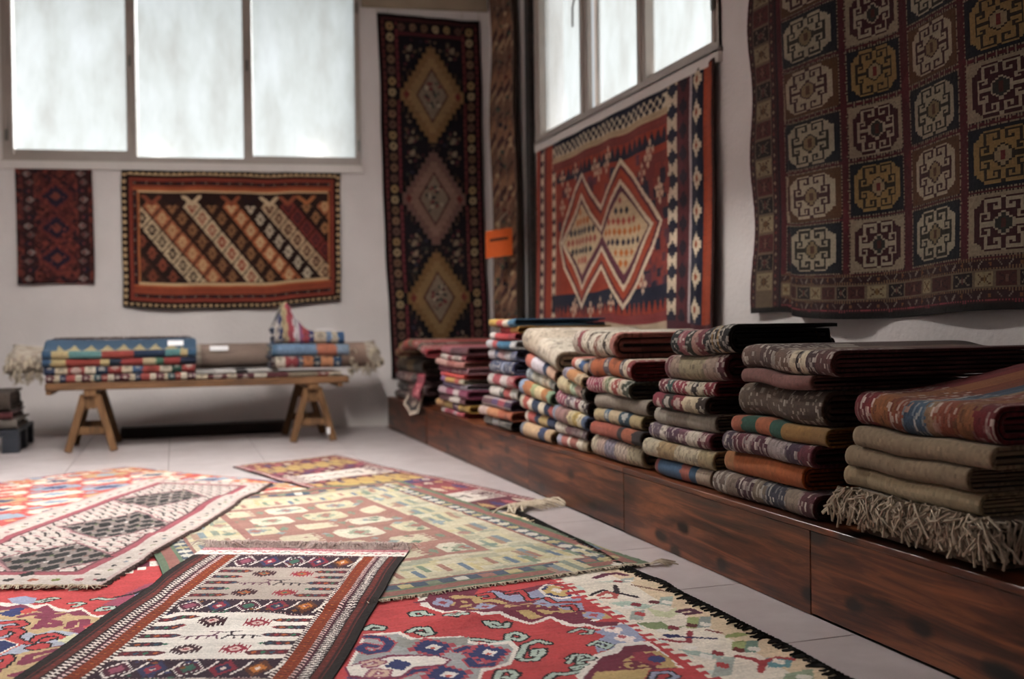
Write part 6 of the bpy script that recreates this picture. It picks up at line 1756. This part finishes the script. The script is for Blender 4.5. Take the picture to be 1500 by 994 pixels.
# --- stack with the magenta kilim between
stack('E', 'of the magenta and grey stack', 1.885, 0.66, [
    (833, 856, 529, 547, [('#a85c4c', .4), ('#c4b8ac', .5), ('#2f4c74', .5), ('#8c7460', .5)], 'plain', 'coral white and blue kilim', dict(turns=3)),
    (828, 855, 544, 563, [('#8c8494', .4), ('#b07848', .8), ('#b8a080', .4)], 'diamond', 'lilac and orange kilim', {}),
    (817, 857, 562, 586, [('#b3a27e', .8), ('#9c8c64', .3), ('#a4b498', .4), ('#b08c80', .5), ('#2a2420', .4)], 'diamond', 'sandy kilim with a mint block', {}),
    (814, 857, 585, 608, [('#7c2848', .8), ('#5c4a54', .5), ('#b8b0b0', .3), ('#6a1c34', .4), ('#c4bcb0', .3), ('#2a1c20', .4)], 'chev', 'magenta kilim with grey and white blocks', {}),
    (814, 858, 606, 630, [('#7c8498', .2), ('#8c6864', .8), ('#7c5c54', .3), ('#b8a880', .4), ('#a08848', .3), ('#b4a88c', .3), ('#4c5c78', .3)], 'diamond', 'dusty mauve kilim with yellow blocks', {}),
    (814, 857, 628, 646, [('#c0b4a4', .6), ('#7c5c60', .4), ('#8c7474', .5), ('#5c4c50', .4)], 'floral', 'cream and plum kilim', {}),
    (814, 855, 644, 664, [('#9c98a8', .3), ('#a8645c', .4), ('#c8bcb0', .2), ('#94584c', .5), ('#c4b8a4', .4), ('#9c8c74', .3)], 'plain', 'pink and white striped kilim', {}),
], 5, G_, droop=0.38)

# --- stack topped by the plump cream rug
stack('D', 'of the cream topped stack', 1.885, 0.66, [
    (769, 816, 495, 530, [('#b3a28e', 1), ('#bcae9c', 1)], 'floral', 'thick plain cream rug', dict(depth=0.7, mat=PILE, turns=2, back='#4a362c')),
    (771, 811, 527, 550, [('#a85c4c', .5), ('#bcb4bc', .9), ('#26344c', .3), ('#b08c74', .5)], 'plain', 'coral and white kilim with a navy stripe', dict(turns=3)),
    (769, 808, 549, 568, [('#8c949c', .4), ('#b0ac9c', .8), ('#b8a890', .5), ('#8c8c84', .4)], 'diamond', 'grey and cream kilim', {}),
    (763, 807, 566, 587, [('#7c8ca8', .3), ('#a8683c', .6), ('#8c9468', .3), ('#c0ac80', .5), ('#9c6434', .4), ('#7c9478', .3)], 'plain', 'blue orange and yellow striped kilim', {}),
    (763, 808, 585, 606, [('#b3a896', .3), ('#9c4438', .4), ('#c4b8a8', .3), ('#1f2c44', .5), ('#bcae98', .4), ('#1f2c44', .3), ('#94443c', .3)], 'plain', 'cream red and navy banded kilim', {}),
    (767, 808, 604, 622, [('#c0b4a8', .2), ('#a84c44', .5), ('#26304a', .3), ('#b0945c', .5), ('#26304a', .5)], 'plain', 'red and gold kilim with navy bars', {}),
    (765, 808, 620, 641, [('#5c6470', .2), ('#b0906c', 1.2), ('#2a3450', .4), ('#a88a68', .4)], 'plain', 'sand coloured kilim with navy teeth', {}),
], 6, G_, droop=0.36)

# --- tall stack of thin bright kilims
def lean(d, z, uu, w): return d + 0.05 * sstep(0.3, 0.9, z) * 1.0, z, uu - 0.12 * sstep(0.45, 0.9, z)
CM = [
    (716, 752, 467, 477, [('#b8943c', .6), ('#a83c34', .5), ('#c8bca8', .5), ('#3c6c8c', .5)], 'plain', 'yellow and red thin kilim', dict(depth=0.6)),
    (718, 753, 477, 486, [('#c8c0bc', .4), ('#9c2c2c', 1), ('#b8883c', .6)], 'diamond', 'red and yellow thin kilim', {}),
    (714, 752, 486, 496, [('#c0b8b4', .5), ('#a42c30', 1.2), ('#8c2c34', .5)], 'plain', 'bright red thin kilim', {}),
    (711, 752, 496, 508, [('#c0bcc0', .5), ('#a83c3c', .5), ('#2c6484', 1), ('#c0c0c0', .4)], 'chev', 'white and teal thin kilim', {}),
    (710, 750, 508, 524, [('#b8b0b4', .4), ('#2c3c60', .3), ('#b48c8c', .5), ('#c0b8b8', .4), ('#4c5470', .5)], 'chev', 'white and pink striped thin kilim', {}),
    (714, 750, 524, 542, [('#202c4c', 1), ('#8c94a8', .2), ('#1c2848', .8)], 'floral', 'navy thin kilim', {}),
    (712, 752, 542, 558, [('#b8b0ac', .4), ('#943c44', .5), ('#c0b4b0', .5), ('#8c3440', .5)], 'chev', 'white and red curved thin kilim', {}),
    (712, 750, 558, 574, [('#b8b0a8', 1), ('#3c4444', .3), ('#a84c48', .4), ('#b0aca4', .6)], 'diamond', 'white thin kilim with black dots', {}),
    (706, 748, 574, 588, [('#5c3c44', .6), ('#4c3860', .4), ('#8c3440', .5), ('#3c2c44', .4)], 'plaid', 'purple plaid thin kilim', {}),
    (703, 750, 588, 601, [('#b89c94', .5), ('#b0744c', .6), ('#a4583c', .8)], 'diamond', 'pink and orange thin kilim', {}),
    (705, 746, 601, 614, [('#2c2426', .5), ('#b8b4b4', .4), ('#241e20', .8)], 'chev', 'black and white thin kilim', {}),
]
for r_ in CM: r_[7].setdefault('shape', lean); r_[7].setdefault('sag', 0.004)
stack('C', 'of the tall bright thin stack', 1.885, 0.62, CM, 7, G_)

# --- neat stack of thin maroon and pink kilims
BM = [
    (645, 684, 508, 519, [('#8c4c54', .6), ('#4c2830', .8), ('#5c3038', .5)], 'plain', 'maroon thin kilim', dict(depth=0.9)),
    (644, 682, 519, 527, [('#c0b0a8', .5), ('#8c4c50', .3), ('#bcaca4', .6), ('#8c3c44', .3)], 'diamond', 'white spotted thin kilim', {}),
    (639, 682, 527, 536, [('#b88c84', .8), ('#94544c', .6), ('#a86c64', .6)], 'plain', 'salmon pink thin kilim', {}),
    (640, 683, 536, 545, [('#8c4c5c', .8), ('#7c3c50', .8), ('#a07078', .3)], 'floral', 'mauve thin kilim', {}),
    (646, 680, 545, 551, [('#b0404c', .3), ('#c0382c', 1), ('#b03830', .6)], 'plain', 'bright scarlet thin kilim', {}),
    (647, 680, 551, 558, [('#7c5480', .4), ('#b88c44', .8), ('#a8483c', .5), ('#b0a890', .3)], 'plain', 'orange yellow thin kilim', {}),
    (646, 681, 558, 566, [('#5c4878', .8), ('#8c6c88', .5), ('#a8a0ac', .4)], 'chev', 'violet thin kilim', {}),
    (642, 684, 566, 578, [('#a88c94', .5), ('#8c3c58', .5), ('#b8a8a8', .4), ('#7c3450', .5)], 'diamond', 'pink and wine thin kilim', {}),
    (646, 681, 578, 586, [('#4c2830', .8), ('#b8aca4', .6), ('#5c3038', .4)], 'plain', 'dark thin kilim with white end', {}),
    (638, 684, 586, 597, [('#a87c4c', .5), ('#b89c5c', .5), ('#5c3860', .4), ('#a8843c', .6)], 'diamond', 'gold and purple thin kilim', {}),
    (646, 679, 597, 604, [('#b8a8a4', .3), ('#a83c50', .7), ('#b898a0', .3), ('#b04850', .5)], 'diamond', 'pink spotted thin kilim', {}),
]
stack('B', 'of the maroon and pink thin stack', 1.885, 0.60, BM, 8, G_)

# --- untidy heap in the corner, draped by a red rug
XC = 1.90
for k, (z0, z1, ya, yb, dx, segs, st, lb) in enumerate((
        (0.287, 0.36, 9.28, 8.2, 0.03, [('#3a2024', 1), ('#54302c', 1), ('#2a1a1c', 1)], 'floral', 'dark maroon folded rug lowest in the untidy corner heap'),
        (0.36, 0.44, 9.30, 8.15, 0.05, [('#2c1c20', 1), ('#6a3a38', .5), ('#3a2226', 1)], 'floral', 'blackish folded rug second from below in the untidy corner heap'),
        (0.44, 0.53, 9.30, 8.25, 0.04, [('#5c3438', .8), ('#7c5048', .6), ('#3c2428', .8)], 'floral', 'plum flowered folded rug in the middle of the corner heap'),
        (0.53, 0.65, 9.32, 8.3, 0.06, [('#4c3a26', 1), ('#6a5434', .6), ('#2a2018', .8)], 'plain', 'olive brown folded rug under the draped red one in the corner'))):
    folded('folded_rug', XC + dx, ya, yb, z0, z1 - 0.001, 0.8, segs, st, lb, 'rugs heaped in the corner', '#2a1c1a', 2, None, 400 + k, 0.006, PILE, 0.014, 88, PTOP)
def arch(d, z, uu, w):
    t = uu / w; return d - 0.02 * np.sin(t * 3), z + 0.09 * np.sin(math.pi * np.clip(t * 0.95, 0, 1)), uu
folded('folded_rug', XC - 0.01, 9.05, 6.95 + 0.9, 0.665, 0.735, 0.85, [('#a88450', .3), ('#a0603c', .5), ('#b89464', .3), ('#8c3428', .6), ('#b03c28', .7), ('#6a5030', .4), ('#94302c', .8), ('#3c3024', .3), ('#8c2c34', .7)], 'floral', 'red and gold rug draped over the untidy corner heap', 'rugs heaped in the corner', '#2a1c18', 2, None, 410, 0.006, WOOL, 0.014, 88, PTOP, shape=arch)
# loose ends hanging over the platform edge beside the heap
def hanging_end(name, y0, y1, ztop, drop, x, cols, label, seed, pointy=0.0):
    up = 0.06; w, l = y0 - y1, drop + up
    c = Canvas(w, l, 0.012, cols[0], seed); c.frame(0, 0.03, cols[1]); c.frame(0.03, 0.045, cols[2]); c.speck(0.06, 0.06, w - 0.06, l - 0.06, cols, 60, 0.01, 0.03); c.rect(0, 0, w, l * 0.45, cols[0]); c.finish()
    def pos(U, V):
        t = V - up; over = np.clip(t, 0, None)
        X = x - 0.035 - 0.05 * sstep(-0.02, 0.12, t) + 0.008 * np.sin(U * 14)
        Z = ztop - t * (1 - 0.15 * np.cos(U * 6)) - pointy * over * (1 - np.abs(U / w - 0.5) * 2)
        return np.stack([X, y0 - U - 0.1 * over, Z], -1)
    return tag(sheet(name, c, pos, 0.008, WOOL, cols[1], (x, (y0 + y1) / 2, ztop - drop)), label, 'rug')
hanging_end('hanging_rug_end', 8.45, 7.95, 0.37, 0.11, XC, ['#4c3430', '#b8a898', '#2a2220'], 'rug corner with a white edge hanging over the platform in the corner', 421, 0.5)
hanging_end('hanging_rug_end', 8.1, 7.86, 0.50, 0.16, XC + 0.0, ['#9c4450', '#7c3440', '#b86c70'], 'pink cloth end slipping down between the corner heap and the thin kilims', 422)
